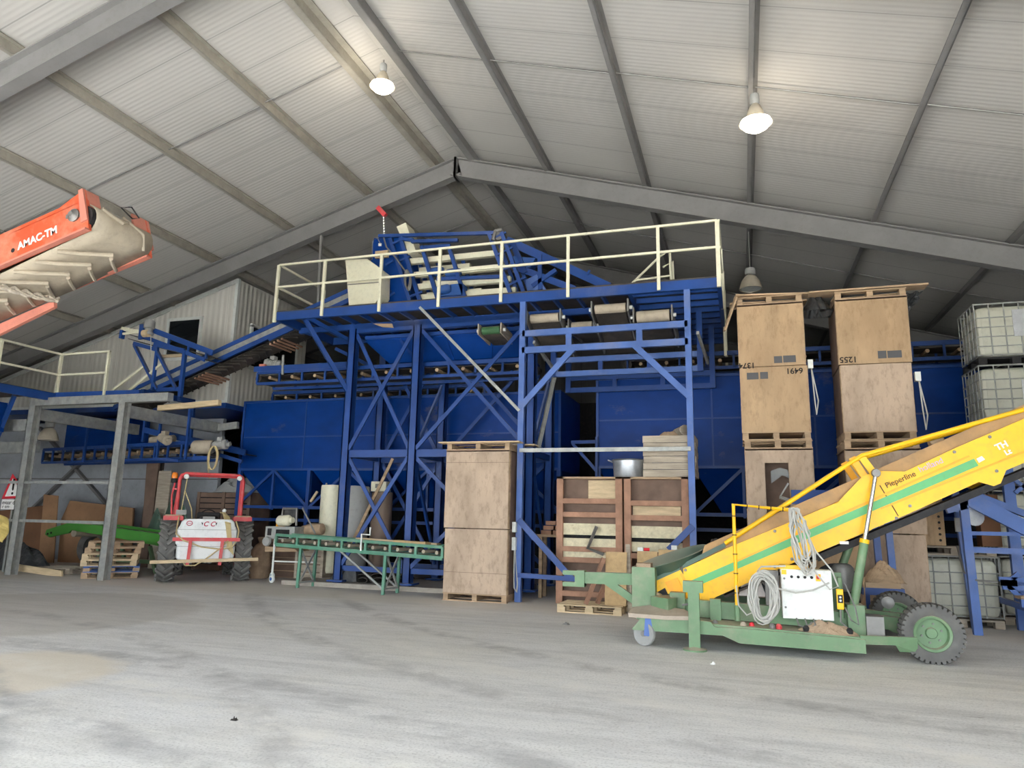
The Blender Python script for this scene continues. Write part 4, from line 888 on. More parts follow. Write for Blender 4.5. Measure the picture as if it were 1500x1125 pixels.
MB().lathe([(0, .0), (.2, 0), (.2, .05), (.16, .09), (0, .1)], (0, -.6, 1.45), n=20).build('tank_lid', 'black', tko, smooth=True); box((-.13, -.8, 1.46), (.13, -.7, 1.52)).build('lid_clip', 'steel', tko)
text('lettering', 'C C', 'ink_red', tko, (-.11, -.856, 1.3), (1, 0, 0), (0, 0, 1), .15, .006, .003, .25)
for x, s in ((-.15, 1), (.19, -1)): MB().prism([(x, -.862, 1.39), (x+.035*s, -.862, 1.37), (x+.02*s, -.862, 1.31)], (0, .008, 0)).build('logo_tick', 'ink', tko)
MB().path([(-.4+.06*math.cos(a), -.862, 1.36+.05*math.sin(a)) for a in [i*2*PI/20 for i in range(20)]], .008, 5, True).build('round_emblem', 'ink_red', tko); box((-.44, -.863, 1.355), (-.36, -.85, 1.365)).build('round_emblem', 'ink_red', tko)
bar((-.72, -.9, 1.0), (.72, -.9, 1.0), .05, .08).build('sprayer_frame', 'red', tt)
for x in (-.36, .32): bar((x+.02, -.92, 1.0), (x, -.92, .42), .07, .06, (0, 1, 0)).build('sprayer_frame', 'red', tt)
bar((-1.13, -1.0, .5), (1.15, -1.0, .56), .06, .07).build('spray_boom_board', 'timber_pale', tt)
hs = MB()
hs.path([(-.64, -.2, 1.62), (-.66, -.6, 1.3), (-.66, -.9, 1.12), (-.5, -.93, .98), (-.1, -.94, .83), (.3, -.93, .78), (.55, -.92, .82), (.66, -.9, 1.0), (.68, -.88, 1.2), (.6, -.8, 1.42)], .016, 7)
hs.path([(.52, -.9, 1.05), (.3, -.94, .8), (.0, -.95, .55), (-.2, -.96, .42), (-.4, -.96, .42), (-.45, -.9, .5)], .016, 7); hs.path([(-.56, -.15, 2.4), (-.6, -.15, 1.9), (-.62, -.2, 1.62)], .014, 6); hs.path([(-.58, -.16, 2.1), (-.4, -.3, 1.7), (-.36, -.5, 1.45)], .014, 6)
for k in range(6): hs.path([(.24+.02*k, -.6, 1.62), (.3+.03*k, -.72, 1.6-.02*k), (.38+.02*k, -.88, 1.35), (.44+.015*k, -.9, 1.05), (.45+.03*k, -.9, .8-.03*k)], .013, 6)
hs.build('hoses', 'cable_tan', tt); box((-.72, -.42, 1.55), (-.5, -.3, 1.66)).build('valve_block', 'steel', tt); MB().lathe([(0, -.05), (.035, -.035), (.05, 0), (.035, .035), (0, .05)], (.33, -.5, 1.66), n=12).build('ball_valve', 'white', tt, smooth=True)
for x in (-.55, .5): bar((x, -.4, .62), (x*1.0, -.95, .45), .04, .06).build('lift_arm', 'black', tt)
for x in (-.12, .0, .1): MB().lathe([(0, 0), (.05, 0), (.05, .14), (0, .14)], (x, -.8, .46), n=10).build('pump_fitting', 'steel', tt)

# ---------------------------------------------------------------- orange conveyor reaching into the picture
YO = 7.2; WO = 1.11
A = at(128, 314, YO); B = at(-95, 413, YO); dd = (A-B).normalized(); up = V(-dd.z, 0, dd.x); Lo = (A-B).length*1.6; B = A-dd*Lo
oc = thing('orange_conveyor', 'orange elevating conveyor with a ribbed belt reaching in from the side', 'conveyor', (A.x-2, 7.7, B.z-.5))
def op(s, h, y=0): return A-dd*s+up*h+V(0, y, 0)   # s back along the body, h above its middle line
for y, nm in ((0, 0), (WO, 1)):
    MB().prism([op(0, .25, y), op(0, -.24, y), op(Lo, -.24, y), op(Lo, .24, y)], (0, .05, 0)).build('side_panel', 'orange', oc)
    bar(op(0, -.24, y-.02), op(Lo, -.24, y-.02), .08, .03, up).build('bottom_flange', 'salmon', oc)
    MB().prism([op(.02, .42, y), op(.1, .42, y), op(.1, -.1, y), op(-.02, -.1, y)], (0, -.03 if y == 0 else .08, 0)).build('end_bracket', 'salmon', oc)
    MB().prism([op(.05, .42, y), op(.02, .42, y), op(0, .22, y), op(.04, .1, y)], (0, .25 if y == 0 else -.25, 0)).build('end_bracket', 'salmon', oc)
    MB().prism([op(.02, .42, y), op(.5, .3, y), op(Lo, .3, y), op(Lo, .24, y), op(.0, .24, y)], (0, .03, 0)).build('hopper_flare', 'orange', oc)
    MB().prism([op(.35, .25, y+.03), op(Lo, .25, y+.03), op(Lo, .33, y+.25), op(.5, .33, y+.25)], (0, .02, 0)).build('hopper_flare', 'orange', oc)
# belt loop with rounded head
R = .22; prof = [(op(.12, 0)+up*math.sin(a)*R+dd*math.cos(a)*R) for a in [math.radians(100-20*k) for k in range(11)]]
bl = MB(); prof = [op(Lo, R)]+prof+[op(.9, -R-.03), op(1.6, -R-.06), op(Lo, -R-.08)]
yy0, yy1 = .07, WO-.02
vs = [p+V(0, y, 0) for p in prof for y in (yy0, yy0+.3, yy1-.3, yy1)]
bl.add(vs, [(i*4+k, i*4+k+1, i*4+k+5, i*4+k+4) for i in range(len(prof)-1) for k in range(3)]); bo = bl.build('belt', 'belt_pale', oc, solid=.02, smooth=True)
cm = MB()
for i in range(7):
    s = .35+i*.42
    cm.path([op(s+.35, -R-.06-.02*min(1, s), yy0+.04), op(s+.15, -R-.09-.02*min(1, s), yy0+.25), op(s-.12, -R-.09-.02*min(1, s), yy0+.56)], .035, 7)
    cm.path([op(s+.25, -R-.06-.02*min(1, s), yy1-.05), op(s+.1, -R-.09-.02*min(1, s), yy1-.25), op(s-.02, -R-.09-.02*min(1, s), yy1-.4)], .03, 7)
cm.path([op(-.1, .13, yy0+.1), op(-.13, .02, yy0+.42), op(-.1, .1, yy0+.55)], .03, 7); cm.path([op(-.05, .2, yy1-.5), op(-.12, 0, yy1-.2), op(-.02, -.2, yy1-.12)], .025, 7)
cm.build('belt_cleats', 'belt_pale', oc, smooth=True)
tube(op(.12, 0, .02), op(.12, 0, WO), .19, 22).build('head_drum', 'black', oc, smooth=True)
MB().lathe([(0, 0), (.09, 0), (.1, .03), (.06, .05), (.04, .08), (0, .08)], op(.22, .06, -.005), (0, -1, 0), 16).build('bearing', 'steel', oc, smooth=True); box(op(.36, .13, 0), op(.1, 0, -.02)).build('bearing_plate', 'steel', oc)
text('lettering', 'AMAC-TM', 'ink_white', oc, op(1.3, -.08, -.006), dd, up, .165, .003, .004)
MB().lathe([(0, 0), (.035, 0), (.035, .004), (0, .004)], op(1.4, -.05, -.002), (0, -1, 0), 14).build('bolt_hole', 'black', oc); box(op(.0, -.0, 0), op(.0, -.0, 0)+V(.01, .01, .01)).build('rivet', 'steel', oc)
for y in (.0, WO-.05):
    p = op(Lo-.4, -.24, y); q = op(Lo-.4, -.24, y); bar((p.x, p.y+.03, p.z), (p.x-.5, p.y+.03, 0), .1, .1).build('support_leg', 'orange', oc); bar((p.x, p.y+.03, p.z), (p.x-1.6, p.y+.03, 0), .08, .08).build('support_leg', 'orange', oc)
rp = MB()
for k in range(2):
    rp.path([op(1.95-.1*t, -.33-.04*math.sin(PI*t), -.05+1.15*t)+up*.035*math.sin(20*t+k*PI)+V(0, .035*math.cos(20*t+k*PI), 0) for t in [i/30 for i in range(31)]], .035, 7)
tag(rp.build('rope', 'rope', smooth=True), 'thick twisted pale rope slung under the orange conveyor belt', 'rope')
MB().prism([op(1.95, -.3, WO), op(1.95, -.42, WO), op(Lo, -.62, WO), op(Lo, -.36, WO)], (0, .06, 0)).build('drip_board', 'salmon', oc)
tag(MB().path([op(-.12, .3, .5), op(-.2, .33, .62), op(-.2, .2, .75), op(-.12, .2, .7)], .012, 6, True).build('wire_hook', 'black'), 'black wire hook above the head of the orange conveyor', 'hook')
# ---------------------------------------------------------------- concrete plinth and things on it
tag(box((-10.3, 14.75, 0), (-4.75, 16.9, .1)).build('concrete_plinth', 'conc_light'), 'low concrete plinth under the blue tower and green table', 'plinth')
for lab, x, Y, r, zt, m in (('cream storage tank at the corner of the blue tower', -9.95, 16.15, .3, 2.36, 'cream'), ('pale grey tank between the cream and brown tanks', -9.2, 15.95, .36, 2.33, 'tank_grey'), ('brownish tank beside the pale grey one', -8.58, 16.22, .26, 2.2, 'tank_brown')):
    t = thing('storage_tank', lab, 'tank', (x, Y, .1), 'tanks inside the tower')
    MB().lathe([(0, .2), (r*.9, .2), (r, .26), (r, zt-.06), (r*.96, zt), (0, zt+.02)], (x, Y, 0), n=28).build('tank_body', m, t, smooth=True)
    for a in (.5, 2.6, 4.7): tube((x+math.cos(a)*r*.8, Y+math.sin(a)*r*.8, .1), (x+math.cos(a)*r*.8, Y+math.sin(a)*r*.8, .24), .03, 8).build('foot', 'steel', t)
    tube((x-r*.7, Y, zt), (x-r*.7, Y, zt+.06), .025, 8).build('filler_cap', 'steel', t)
t = thing('control_box', 'small cream control box standing on the brownish tank', 'control box', (-8.6, 16.15, 2.22)); box((-8.82, 16.05, 2.22), (-8.4, 16.3, 2.46)).build('box_body', 'cream', t); box((-8.7, 16.045, 2.3), (-8.55, 16.055, 2.4)).build('display', 'steel', t)
tag(bar((-9.35, 15.5, .12), (-8.1, 15.75, 3.0), .04, .07).build('loose_plank', 'timber'), 'long old plank leaning inside the tower beside the tanks', 'plank')
# rubber mats and rolled tarps on the plinth
for lab, pts, Y in (('dark folded rubber mat leaning on the plinth, nearest the tanks', [(480, 852), (492, 835), (504, 833), (496, 852)], 14.95), ('dark folded rubber mat leaning on the plinth beside the rolled belting', [(496, 852), (506, 834), (521, 833), (522, 852)], 15.0)):
    P = [at(x, y, Y) for x, y in pts]; z0 = min(p.z for p in P); tag(MB().prism([p-V(0, 0, z0-.1) for p in P], (0, .5, 0)).build('rubber_mat', 'black_sheet'), lab, 'mat')
rb = MB()
for x, r in ((-8.4, .17), (-8.0, .2), (-7.55, .15)):
    sp_ = [V(x+r*(1-.03*k)*math.cos(k*.5)*1.3, 15.1, .1+r*.62*(1-.03*k)*(1+math.sin(k*.5))) for k in range(22)]
    rb.add([p+V(0, y, 0) for p in sp_ for y in (0, .6)], [(2*i, 2*i+1, 2*i+3, 2*i+2) for i in range(21)])
tag(rb.build('rolled_belting', 'belt', solid=.02), 'rolled old conveyor belting lying on the concrete plinth', 'belt roll')
# ---------------------------------------------------------------- green roller table conveyor
p = gz(425, 862); q = gz(600, 874)
TA = at(404, 800, 14.4); TB = at(648, 815.5, 13.65); d = (TB-TA); d.z = 0; d.normalize(); nn = V(-d.y, d.x, 0)
gt = thing('table_conveyor', 'long worn green belt table standing on angle iron legs', 'conveyor', ((TA.x+TB.x)/2, 14.4, 0))
zt0, zt1 = 1.14, 1.02; A = V(TA.x, TA.y, zt0); B = V(TB.x, TB.y, zt1); Wt = .5
for o in (0, Wt):
    f = MB().bar(A+nn*o, B+nn*o, .05, .06).bar(A+nn*o-V(0, 0, .22), B+nn*o-V(0, 0, .22), .05, .08)
    for i in range(8):
        p = A.lerp(B, i/7)+nn*o; f.bar(p, p-V(0, 0, .22), .05, .06)
    f.build('side_frame', 'green_mint', gt)
for i in range(14):
    p = A.lerp(B, (i+.5)/14)-V(0, 0, .12); tube(p+nn*.03, p+nn*(Wt-.03), .04, 8).build('idler_roller', 'belt_pale', gt)
b = MB()
for h in (-.02, -.2): b.add([A+V(0, 0, h)+nn*.04, B+V(0, 0, h)+nn*.04, B+V(0, 0, h)+nn*(Wt-.04), A+V(0, 0, h)+nn*(Wt-.04)], [(0, 1, 2, 3)])
b.build('belt', 'belt_pale', gt, solid=.012)
for f in (.17, .69):
    for o in (0, Wt):
        c = A.lerp(B, f)+nn*o-V(0, 0, .2)
        for s in (-.0,): bar(c, V(c.x-.02, c.y, 0), .06, .06).build('leg', 'green_mint', gt)
        c2 = A.lerp(B, f+.2 if o else f+.2)+nn*o-V(0, 0, .2)
    c = A.lerp(B, f); e = c+nn*Wt
    bar(V(c.x, c.y, .85), V(e.x, e.y, .08), .03, .04).build('leg_brace', 'galv', gt); bar(V(c.x, c.y, .08), V(e.x, e.y, .85), .03, .04).build('leg_brace', 'galv', gt); bar(V(c.x, c.y, .12), V(e.x, e.y, .12), .03, .04).build('leg_brace', 'galv', gt)
c = A.lerp(B, .69); e = A.lerp(B, .42)
for o in (0, Wt): bar(V(e.x, e.y, .85)+nn*o, V(c.x, c.y, .1)+nn*o, .03, .04).build('leg_brace', 'galv', gt)
for f0, f1, m in ((.42, .6, 'timber_pale'),): pass
p0 = A.lerp(B, .46)+V(0, 0, .02); p1 = A.lerp(B, .93)+V(0, 0, .02)
tag(MB().prism([p0+nn*.27, p1+nn*.27, p1+nn*.44, p0+nn*.44], (0, 0, .03)).build('loose_plank', 'timber_pale'), 'pale loose plank lying flat on the green belt table', 'plank')
p0 = A.lerp(B, .72)+V(0, 0, .02); p1 = A.lerp(B, .9)+V(0, 0, .02)
tag(MB().prism([p0+nn*.05, p1+nn*.05, p1+nn*.25, p0+nn*.25], (0, 0, .05)).build('chipboard_offcut', 'osb'), 'yellowish chipboard offcut at the crate end of the green table', 'board')
hd = MB(); c = A.lerp(B, .55)+V(0, -.05, 0)
hd.path([c-V(0, 0, .2), c+V(0, 0, .15), c+V(.2, 0, .14), c+V(.2, 0, .3)], .02, 8); hd.build('crank_handle', 'white', gt)
# white wheeled machine at the head of the table
mc = thing('wheeled_machine', 'dusty white wheeled drive unit with cream motor at the end of the green table', 'machine', (-10.6, 15.2, 0))
YM2 = 15.0
MB().lathe([(0, 0), (.1, 0), (.13, .04), (.13, .3), (.11, .34), (.07, .36), (.07, .44), (0, .44)], at(408, 763, YM2), (1, -.1, .05), 18).build('motor', 'cream', mc, smooth=True)
box(at(388, 789, YM2), at(432, 772, YM2)+V(0, .5, 0)).build('housing', 'galv', mc); box(at(392, 784, YM2)+V(0, -.02, 0), at(398, 774, YM2)).build('vent', 'black', mc); box(at(404, 788, YM2)+V(0, -.02, 0), at(424, 776, YM2)).build('vent', 'dark', mc)
for c_ in ((391, 793),): MB().lathe([(0, -.05), (.1, -.05), (.12, 0), (.1, .05), (0, .05)], at(*c_, YM2-.05), (0, -1, 0), 16).build('gear_wheel', 'grey_plastic', mc, smooth=True)
box(at(404, 771, YM2), at(414, 766, YM2)+V(0, .1, 0)).build('terminal_box', 'yellow_deep', mc)
MB().path([at(413, 756, YM2), at(415, 745, YM2), at(435, 745, YM2), at(434, 770, YM2)], .03, 8).build('push_handle', 'steel', mc); box(at(416, 758, YM2+.1), at(433, 746, YM2+.1)+V(0, .06, 0)).build('rubber_flap', 'black_sheet', mc)
tube(at(443, 744, YM2), at(462, 782, YM2), .02, 8).build('stay', 'steel', mc)
for x, Y in ((402, 14.9), (402, 15.6), (464, 14.9), (464, 15.6)):
    p = at(x, 800, Y); w_ = x < 430
    tube((p.x, Y, .2 if w_ else .02), (p.x, Y, 1.0), .025, 8).build('leg', 'white', mc)
    if w_:
        cw = MB().lathe([(0, -.03), (.07, -.03), (.09, -.015), (.09, .015), (.07, .03), (0, .03)], (p.x, Y, .1), (.3, 1, 0), 18).build('caster_wheel', 'white', mc, smooth=True)
        MB().lathe([(0, -.035), (.04, -.035), (.04, .035), (0, .035)], (p.x, Y, .1), (.3, 1, 0), 12).build('caster_hub', 'motor_blue', cw)
p, q = at(402, 822, 14.9), at(464, 824, 14.9); bar(p, q, .03, .03).build('leg_rail', 'white', mc)
MB().prism([at(388, 800, YM2), at(432, 804, YM2), at(436, 808, YM2), at(388, 808, YM2)], (0, .5, 0)).build('drip_tray', 'timber', mc)
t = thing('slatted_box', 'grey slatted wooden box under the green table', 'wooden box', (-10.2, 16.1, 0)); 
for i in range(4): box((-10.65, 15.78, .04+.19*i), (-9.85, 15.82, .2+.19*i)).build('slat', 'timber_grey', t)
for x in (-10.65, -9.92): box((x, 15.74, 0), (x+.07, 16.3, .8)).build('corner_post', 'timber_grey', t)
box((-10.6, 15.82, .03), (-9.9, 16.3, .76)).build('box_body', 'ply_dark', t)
tag(MB().lathe([(0, 0), (.24, .0), (.29, .1), (.28, .4), (.25, .65), (.15, .82), (.07, .88), (.12, 1.0), (.1, 1.02), (0, .96)], (-11.85, 15.95, 0), (.06, -.02, 1), 14).build('sack', 'tan_cloth', smooth=True), 'tan paper sack standing beside the wheeled drive unit', 'sack')
sk = MB().lathe([(0, -.3), (.12, -.28), (.16, 0), (.13, .28), (0, .32)], at(458, 776, 15.5), (1, 0, .1), 14).build('sack', 'tan_cloth', smooth=True); tag(sk, 'filled tan sack lying behind the cream motor', 'sack')
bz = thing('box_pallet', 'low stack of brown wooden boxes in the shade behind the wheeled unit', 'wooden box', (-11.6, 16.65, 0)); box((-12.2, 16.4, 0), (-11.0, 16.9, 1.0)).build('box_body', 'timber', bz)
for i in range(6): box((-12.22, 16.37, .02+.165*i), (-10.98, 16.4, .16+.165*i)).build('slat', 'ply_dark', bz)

# ---------------------------------------------------------------- plywood crates
def crate(label, x0, x1, Y, z0, z1, flip=False, m='ply', D=1.15, seam=(), group='plywood crates', opening=None, number=None, cards=None, socket=False, base=.15, side=None):
    """plywood storage crate on a pallet base; flip = standing on its open rim with the base on top"""
    t = thing('storage_crate', label, 'crate', ((x0+x1)/2, Y+D/2, z0), group); w = x1-x0
    zb0, zb1, zc0, zc1 = (z0, z0+base, z0+base, z1) if not flip else (z1-base, z1, z0, z1-base)
    zc1 -= .008
    y0, y1 = Y, Y+D; th = .03
    if opening:
        ox0, ox1, oz0, oz1 = opening; f = MB()
        f.box((x0, y0, zc0), (ox0, y0+th, zc1)).box((ox1, y0, zc0), (x1, y0+th, zc1)).box((ox0, y0, oz1), (ox1, y0+th, zc1)).box((ox0, y0, zc0), (ox1, y0+th, oz0)); f.build('front_panel', m, t)
        box((x0+.05, y0+.4, zc0+.03), (x1-.05, y0+.43, zc1-.03)).build('inner_panel', 'ply_dark', t)
    elif seam:
        zs = [zc0]+list(seam)+[zc1]
        for a, b_ in zip(zs, zs[1:]): box((x0, y0, a+.004), (x1, y0+th, b_-.004)).build('front_panel', m, t)
        box((x0+.01, y0+.01, zc0), (x1-.01, y0+th, zc1)).build('inner_panel', 'ply_dark', t)
    else: box((x0, y0, zc0), (x1, y0+th, zc1)).build('front_panel', m, t)
    for s in (0, 1):
        x = x0 if s == 0 else x1-th
        box((x, y0+th, zc0), (x+th, y1, zc1)).build('side_panel', side or m, t)  # a darker side tone puts shade into the plywood colour
    box((x0, y1-th, zc0), (x1, y1, zc1)).build('back_panel', m, t)
    if flip: box((x0, y0, zb0-.03), (x1, y1, zb0)).build('floor_panel', 'ply_dark', t)
    for s in (-1, 1):
        x = x0-.012 if s < 0 else x1
        box((x, y0+.02, zc0), (x+.012, y0+.12, zc1)).build('corner_batten', 'timber', t)
    b = MB()
    for x in (x0, (x0+x1)/2-.05, x1-.1):
        b.box((x, y0+.02, zb0+.02), (x+.1, y1-.02, zb1-.02))
    b.build('base_bearers', 'timber', t)
    b = MB()
    for y in (y0, (y0+y1)/2-.05, y1-.1): b.box((x0-.01, y, zb0 if not flip else zb1-.02), (x1+.01, y+.1, (zb0+.02) if not flip else zb1))
    b.box((x0-.01, y0, zb1-.02 if not flip else zb0), (x1+.01, y1, zb1 if not flip else zb0+.02)); b.build('base_boards', 'timber', t)
    if number:
        s, nx, nz, sz = number   # stencilled upside down
        text('stencil_number', s, 'ink', t, (nx, y0-.004, nz), (-1, 0, 0), (0, 0, -1), sz, .002, .003)
    if cards:
        for cx0, cx1, cz0, cz1 in cards: box((cx0, y0-.006, cz0), (cx1, y0, cz1)).build('slate_label', 'slate', t)
    if socket:
        sx = x1+.04; zz = socket
        so = box((sx, y0+.05, zz), (sx+.09, y0+.15, zz+.16)).build('socket_box', 'white', t)
        MB().path([(sx+.06, y0+.08, zz), (sx+.1, y0+.06, zz-.3), (sx+.14, y0+.05, zz-.6), (sx+.1, y0+.06, zz-.85), (sx+.08, y0+.08, zz-.5), (sx+.06, y0+.08, zz)], .012, 6).build('cable', 'cable', t)
    return t
YC = 13.6
z_ = lambda x, y, Y=YC: at(x, y, Y).z
# stack beside the portal post
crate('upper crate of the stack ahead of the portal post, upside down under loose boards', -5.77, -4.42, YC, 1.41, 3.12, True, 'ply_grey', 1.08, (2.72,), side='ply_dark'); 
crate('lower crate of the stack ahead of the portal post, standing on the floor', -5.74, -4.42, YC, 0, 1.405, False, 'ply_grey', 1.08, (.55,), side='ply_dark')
sb = thing('socket_unit', 'white socket boxes with dangling cable on the crate beside the portal post', 'socket', (-4.41, YC+.3, .6))
box((-4.405, YC+.25, 1.35), (-4.33, YC+.4, 1.55)).build('socket_box', 'white', sb); box((-4.405, YC+.25, 1.0), (-4.33, YC+.42, 1.25)).build('socket_box', 'white', sb)
MB().path([(-4.36, YC+.3, 1.0), (-4.35, YC+.25, .6), (-4.33, YC+.22, .28), (-4.3, YC+.3, .2), (-4.3, YC+.34, .35), (-4.34, YC+.36, .7), (-4.36, YC+.35, 1.0)], .014, 6).build('cable', 'cable', sb)
for k, (xa, xb, dy, dz, lab) in enumerate(((-5.95, -4.2, .0, 0, 'longest loose board topping the crate stack by the portal post'), (-5.7, -4.75, .3, .025, 'short loose board topping the crate stack by the portal post'), (-5.3, -4.05, .62, 0, 'loose board at the back of the crate stack by the portal post'))):
    tag(box((xa, YC-.05+dy, 3.12+dz), (xb, YC+.25+dy, 3.145+dz)).build('loose_board', 'timber_pale'), lab, 'board', 'boards on crate stacks')
# the two tall stacks
xa, xb = .04, 1.18
crate('top crate of the nearer tall stack, stencilled 1374 upside down', xa, xb, YC, 4.46, 5.8, True, number=('1374', at(1106, 531, YC).x, z_(1106, 531.5), .145), cards=[(at(1134, 531, YC).x, at(1146, 531, YC).x, z_(1134, 532), z_(1134, 522)), (at(1147.5, 531, YC).x, at(1166, 531, YC).x, z_(1150, 531), z_(1150, 521))], socket=4.4)
crate('second crate down in the 1374 stack, stencilled 6491 upside down', xa+.01, xb+.02, YC, 3.1, 4.455, False, number=('6491', at(1176, 538, YC).x, z_(1175, 539), .145), cards=[(at(1094, 550, YC).x, at(1111, 550, YC).x, z_(1100, 556), z_(1100, 546)), (at(1113.5, 550, YC).x, at(1125, 550, YC).x, z_(1118, 555), z_(1118, 545))])
crate('third crate down in the 1374 stack, with a rectangular hole in its front', xa+.04, xb+.03, YC, 1.5, 3.095, True, 'ply_grey', opening=(at(1122, 720, YC).x, at(1157, 720, YC).x, 1.62, z_(1140, 678)))
crate('bottom crate of the 1374 stack, mostly hidden by the yellow conveyor', xa+.03, xb+.02, YC, 0, 1.49, False, 'ply_grey')
xa, xb = 1.74, 2.87
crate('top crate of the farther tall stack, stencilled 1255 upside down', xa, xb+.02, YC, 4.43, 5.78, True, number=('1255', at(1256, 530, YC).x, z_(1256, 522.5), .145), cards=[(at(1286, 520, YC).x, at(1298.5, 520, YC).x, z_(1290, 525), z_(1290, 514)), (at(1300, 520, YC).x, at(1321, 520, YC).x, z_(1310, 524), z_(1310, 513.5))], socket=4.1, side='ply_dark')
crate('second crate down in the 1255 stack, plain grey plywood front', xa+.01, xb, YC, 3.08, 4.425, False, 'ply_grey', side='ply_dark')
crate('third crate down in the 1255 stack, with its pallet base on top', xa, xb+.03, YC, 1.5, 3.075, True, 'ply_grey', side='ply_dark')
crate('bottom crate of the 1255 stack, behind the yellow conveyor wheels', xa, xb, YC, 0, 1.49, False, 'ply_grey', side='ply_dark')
t = thing('folded_bracket', 'clear plastic scoop on a bent grey bracket in the hole of the crate', 'bracket', (.75, 13.5, 2.1))
MB().path([at(1168, 735, 13.45), at(1143, 727, 13.4), at(1155, 708, 13.4)], .02, 6).build('bent_arm', 'galv', t); MB().path([at(1168, 738, 13.45), at(1142, 729, 13.4)], .02, 6).build('bent_arm', 'galv', t)
MB().prism([at(*q, 13.55) for q in ((1129, 690), (1142, 685), (1154, 688), (1156, 700), (1146, 696), (1130, 708))], (0, .1, 0)).build('scoop', 'clear', t)
tag(box(at(1160, 738, 13.3), at(1235, 718, 13.3)+V(0, .1, 0)).build('channel_rail', 'blue'), 'blue steel channel lying behind the yellow conveyor between the tall stacks', 'steel channel')
for k, (p0, p1, dz, w, lab) in enumerate((((.0, 13.62), (1.75, 13.9), .0, .3, 'long plank bridging the tops of the two tall crate stacks'), ((-.1, 14.2), (1.3, 14.3), .0, .4, 'greyish board flat on top of the 1374 stack'), ((1.3, 13.7), (3.25, 13.75), .0, .3, 'long pale plank overhanging the top of the 1255 stack'), ((1.75, 14.3), (3.0, 14.25), .0, .35, 'greyish board at the back of the 1255 stack top'))):
    z0 = 5.8 if k < 2 else 5.78; q0 = V(p0[0], p0[1], z0+.02+dz); q1 = V(p1[0], p1[1], 5.82 if k else 5.83)
    tag(bar(q0, q1, w, .03).build('loose_board', 'timber'), lab, 'board', 'boards on crate stacks')
tag(bar((-.2, 13.5, 5.15), (.03, 13.58, 5.82), .12, .03).build('split_board', 'timber'), 'split board hanging off the outer side of the 1374 stack', 'board')
heap('tarp', 'dark crumpled tarp caught between the tops of the tall crate stacks', 'tarp', (1.45, 14.0, 5.5), .27, .3, .32, 'black_sheet', 31)
tb = MB().quadgrid(lambda u, v: V(2.9+.26*u*(1-.5*v)+.04*math.sin(9*v+2*u), 13.75+.05*math.sin(9*u+5*v), 5.72-.38*v*(1-.4*u)+.02*math.sin(14*u)), 8, 8); tag(tb.build('tarp', 'black_sheet', solid=.015), 'dark tarp corner hanging beside the top of the 1255 stack', 'tarp')
# ---------------------------------------------------------------- two open slatted crates lying on their sides
def open_crate(label, x0, x1, bars, foams, slots, boards, zt=2.47, Y=14.15, D=.8):
    t = thing('open_crate', label, 'crate', ((x0+x1)/2, Y+D/2, 0), 'open crates under the portal')
    for x in (x0, x1-.13): box((x, Y, 0), (x+.13, Y+.1, zt)).build('upright', 'timber_red', t)
    for z in bars: box((x0+.13, Y+.01, z-.05), (x1-.13, Y+.1, z+.05)).build('cross_slat', 'timber_red', t)
    box((x0, Y, zt-.04), (x1, Y+D, zt)).build('top_panel', 'timber', t)
    box((x0+.05, Y+.2, .02), (x1-.05, Y+.23, zt-.04)).build('inner_board', 'ply_dark', t)
    for s in (x0, x1-.03): box((s, Y+.1, 0), (s+.03, Y+D, zt-.04)).build('side_panel', 'ply_grey', t)
    for z0, z1 in foams: box((x0+.12, Y+.06, z0), (x1-.12, Y+.18, z1)).build('foam_strip', 'foam', t)
    for z0, z1 in slots: box((x0+.12, Y+.16, z0), (x1-.12, Y+.19, z1)).build('slot', 'dark', t)  # dark strip painted in for the shade between foam strips
    for a, b_, z0, z1, m in boards: box((a, Y+.14, z0), (b_, Y+.19, z1)).build('patch_board', m, t)
    return t
zz = lambda y: at(865, y, 14.15).z
open_crate('open slatted crate with pale patch board, nearer the tower column', -3.57, -2.25, [zz(734), zz(754), zz(805), zz(821), zz(871)], [(zz(784), zz(767)), (zz(802), zz(789)), (zz(818), zz(808))], [(zz(789), zz(784))], [(-2.95, -2.4, zz(731), zz(703), 'timber_pale')])
open_crate('open slatted crate under the board stack, nearer the yellow conveyor', -2.21, -.98, [zz(736), zz(757), zz(812), zz(871)], [(zz(786), zz(769)), (zz(806), zz(792))], [(zz(792), zz(786))], [(-2.06, -1.14, zz(754), zz(740), 'timber_pale')])
# on top of them
tub = thing('zinc_tub', 'round zinc tub standing on the open crates', 'tub', (-2.17, 14.6, 2.47))
MB().lathe([(0, 0), (.3, 0), (.31, .02), (.33, .34), (.36, .36), (.34, .37), (.31, .34), (.29, .04), (0, .03)], (-2.17, 14.6, 2.47), n=30).build('tub_body', 'zinc', tub, smooth=True)
for s in (-1, 1): MB().path([(-2.17+s*.33, 14.55, 2.79), (-2.17+s*.42, 14.55, 2.83), (-2.17+s*.42, 14.65, 2.83), (-2.17+s*.33, 14.65, 2.79)], .015, 6).build('handle', 'zinc', tub)
h0 = 2.475
labs = ['bottom warped board of the stack on the open crate', 'second board up in the stack on the open crate', 'third board up in the stack on the open crate', 'fourth board up in the stack on the open crate', 'fifth board up, just under the top board', 'top board of the stack beside the zinc tub']
for i in range(6):
    t = thing('slatted_board', labs[i], 'board', (-1.33, 14.62, h0), 'boards stacked on the open crate', rz=0.01*((i*7) % 5-2)); hh = .13 if i not in (0, 5) else .145
    MB().box((-.5, -.45, .0), (.5, -.4, hh-.008)).box((-.5, -.4, hh-.035), (.5, .4, hh-.008)).build('board_panel', 'timber_grey', t); box((.42, -.4, 0), (.5, .4, hh-.035)).build('end_batten', 'timber_grey', t); box((-.5, -.4, 0), (-.42, .4, hh-.035)).build('end_batten', 'timber_grey', t); h0 += hh
rl = MB()
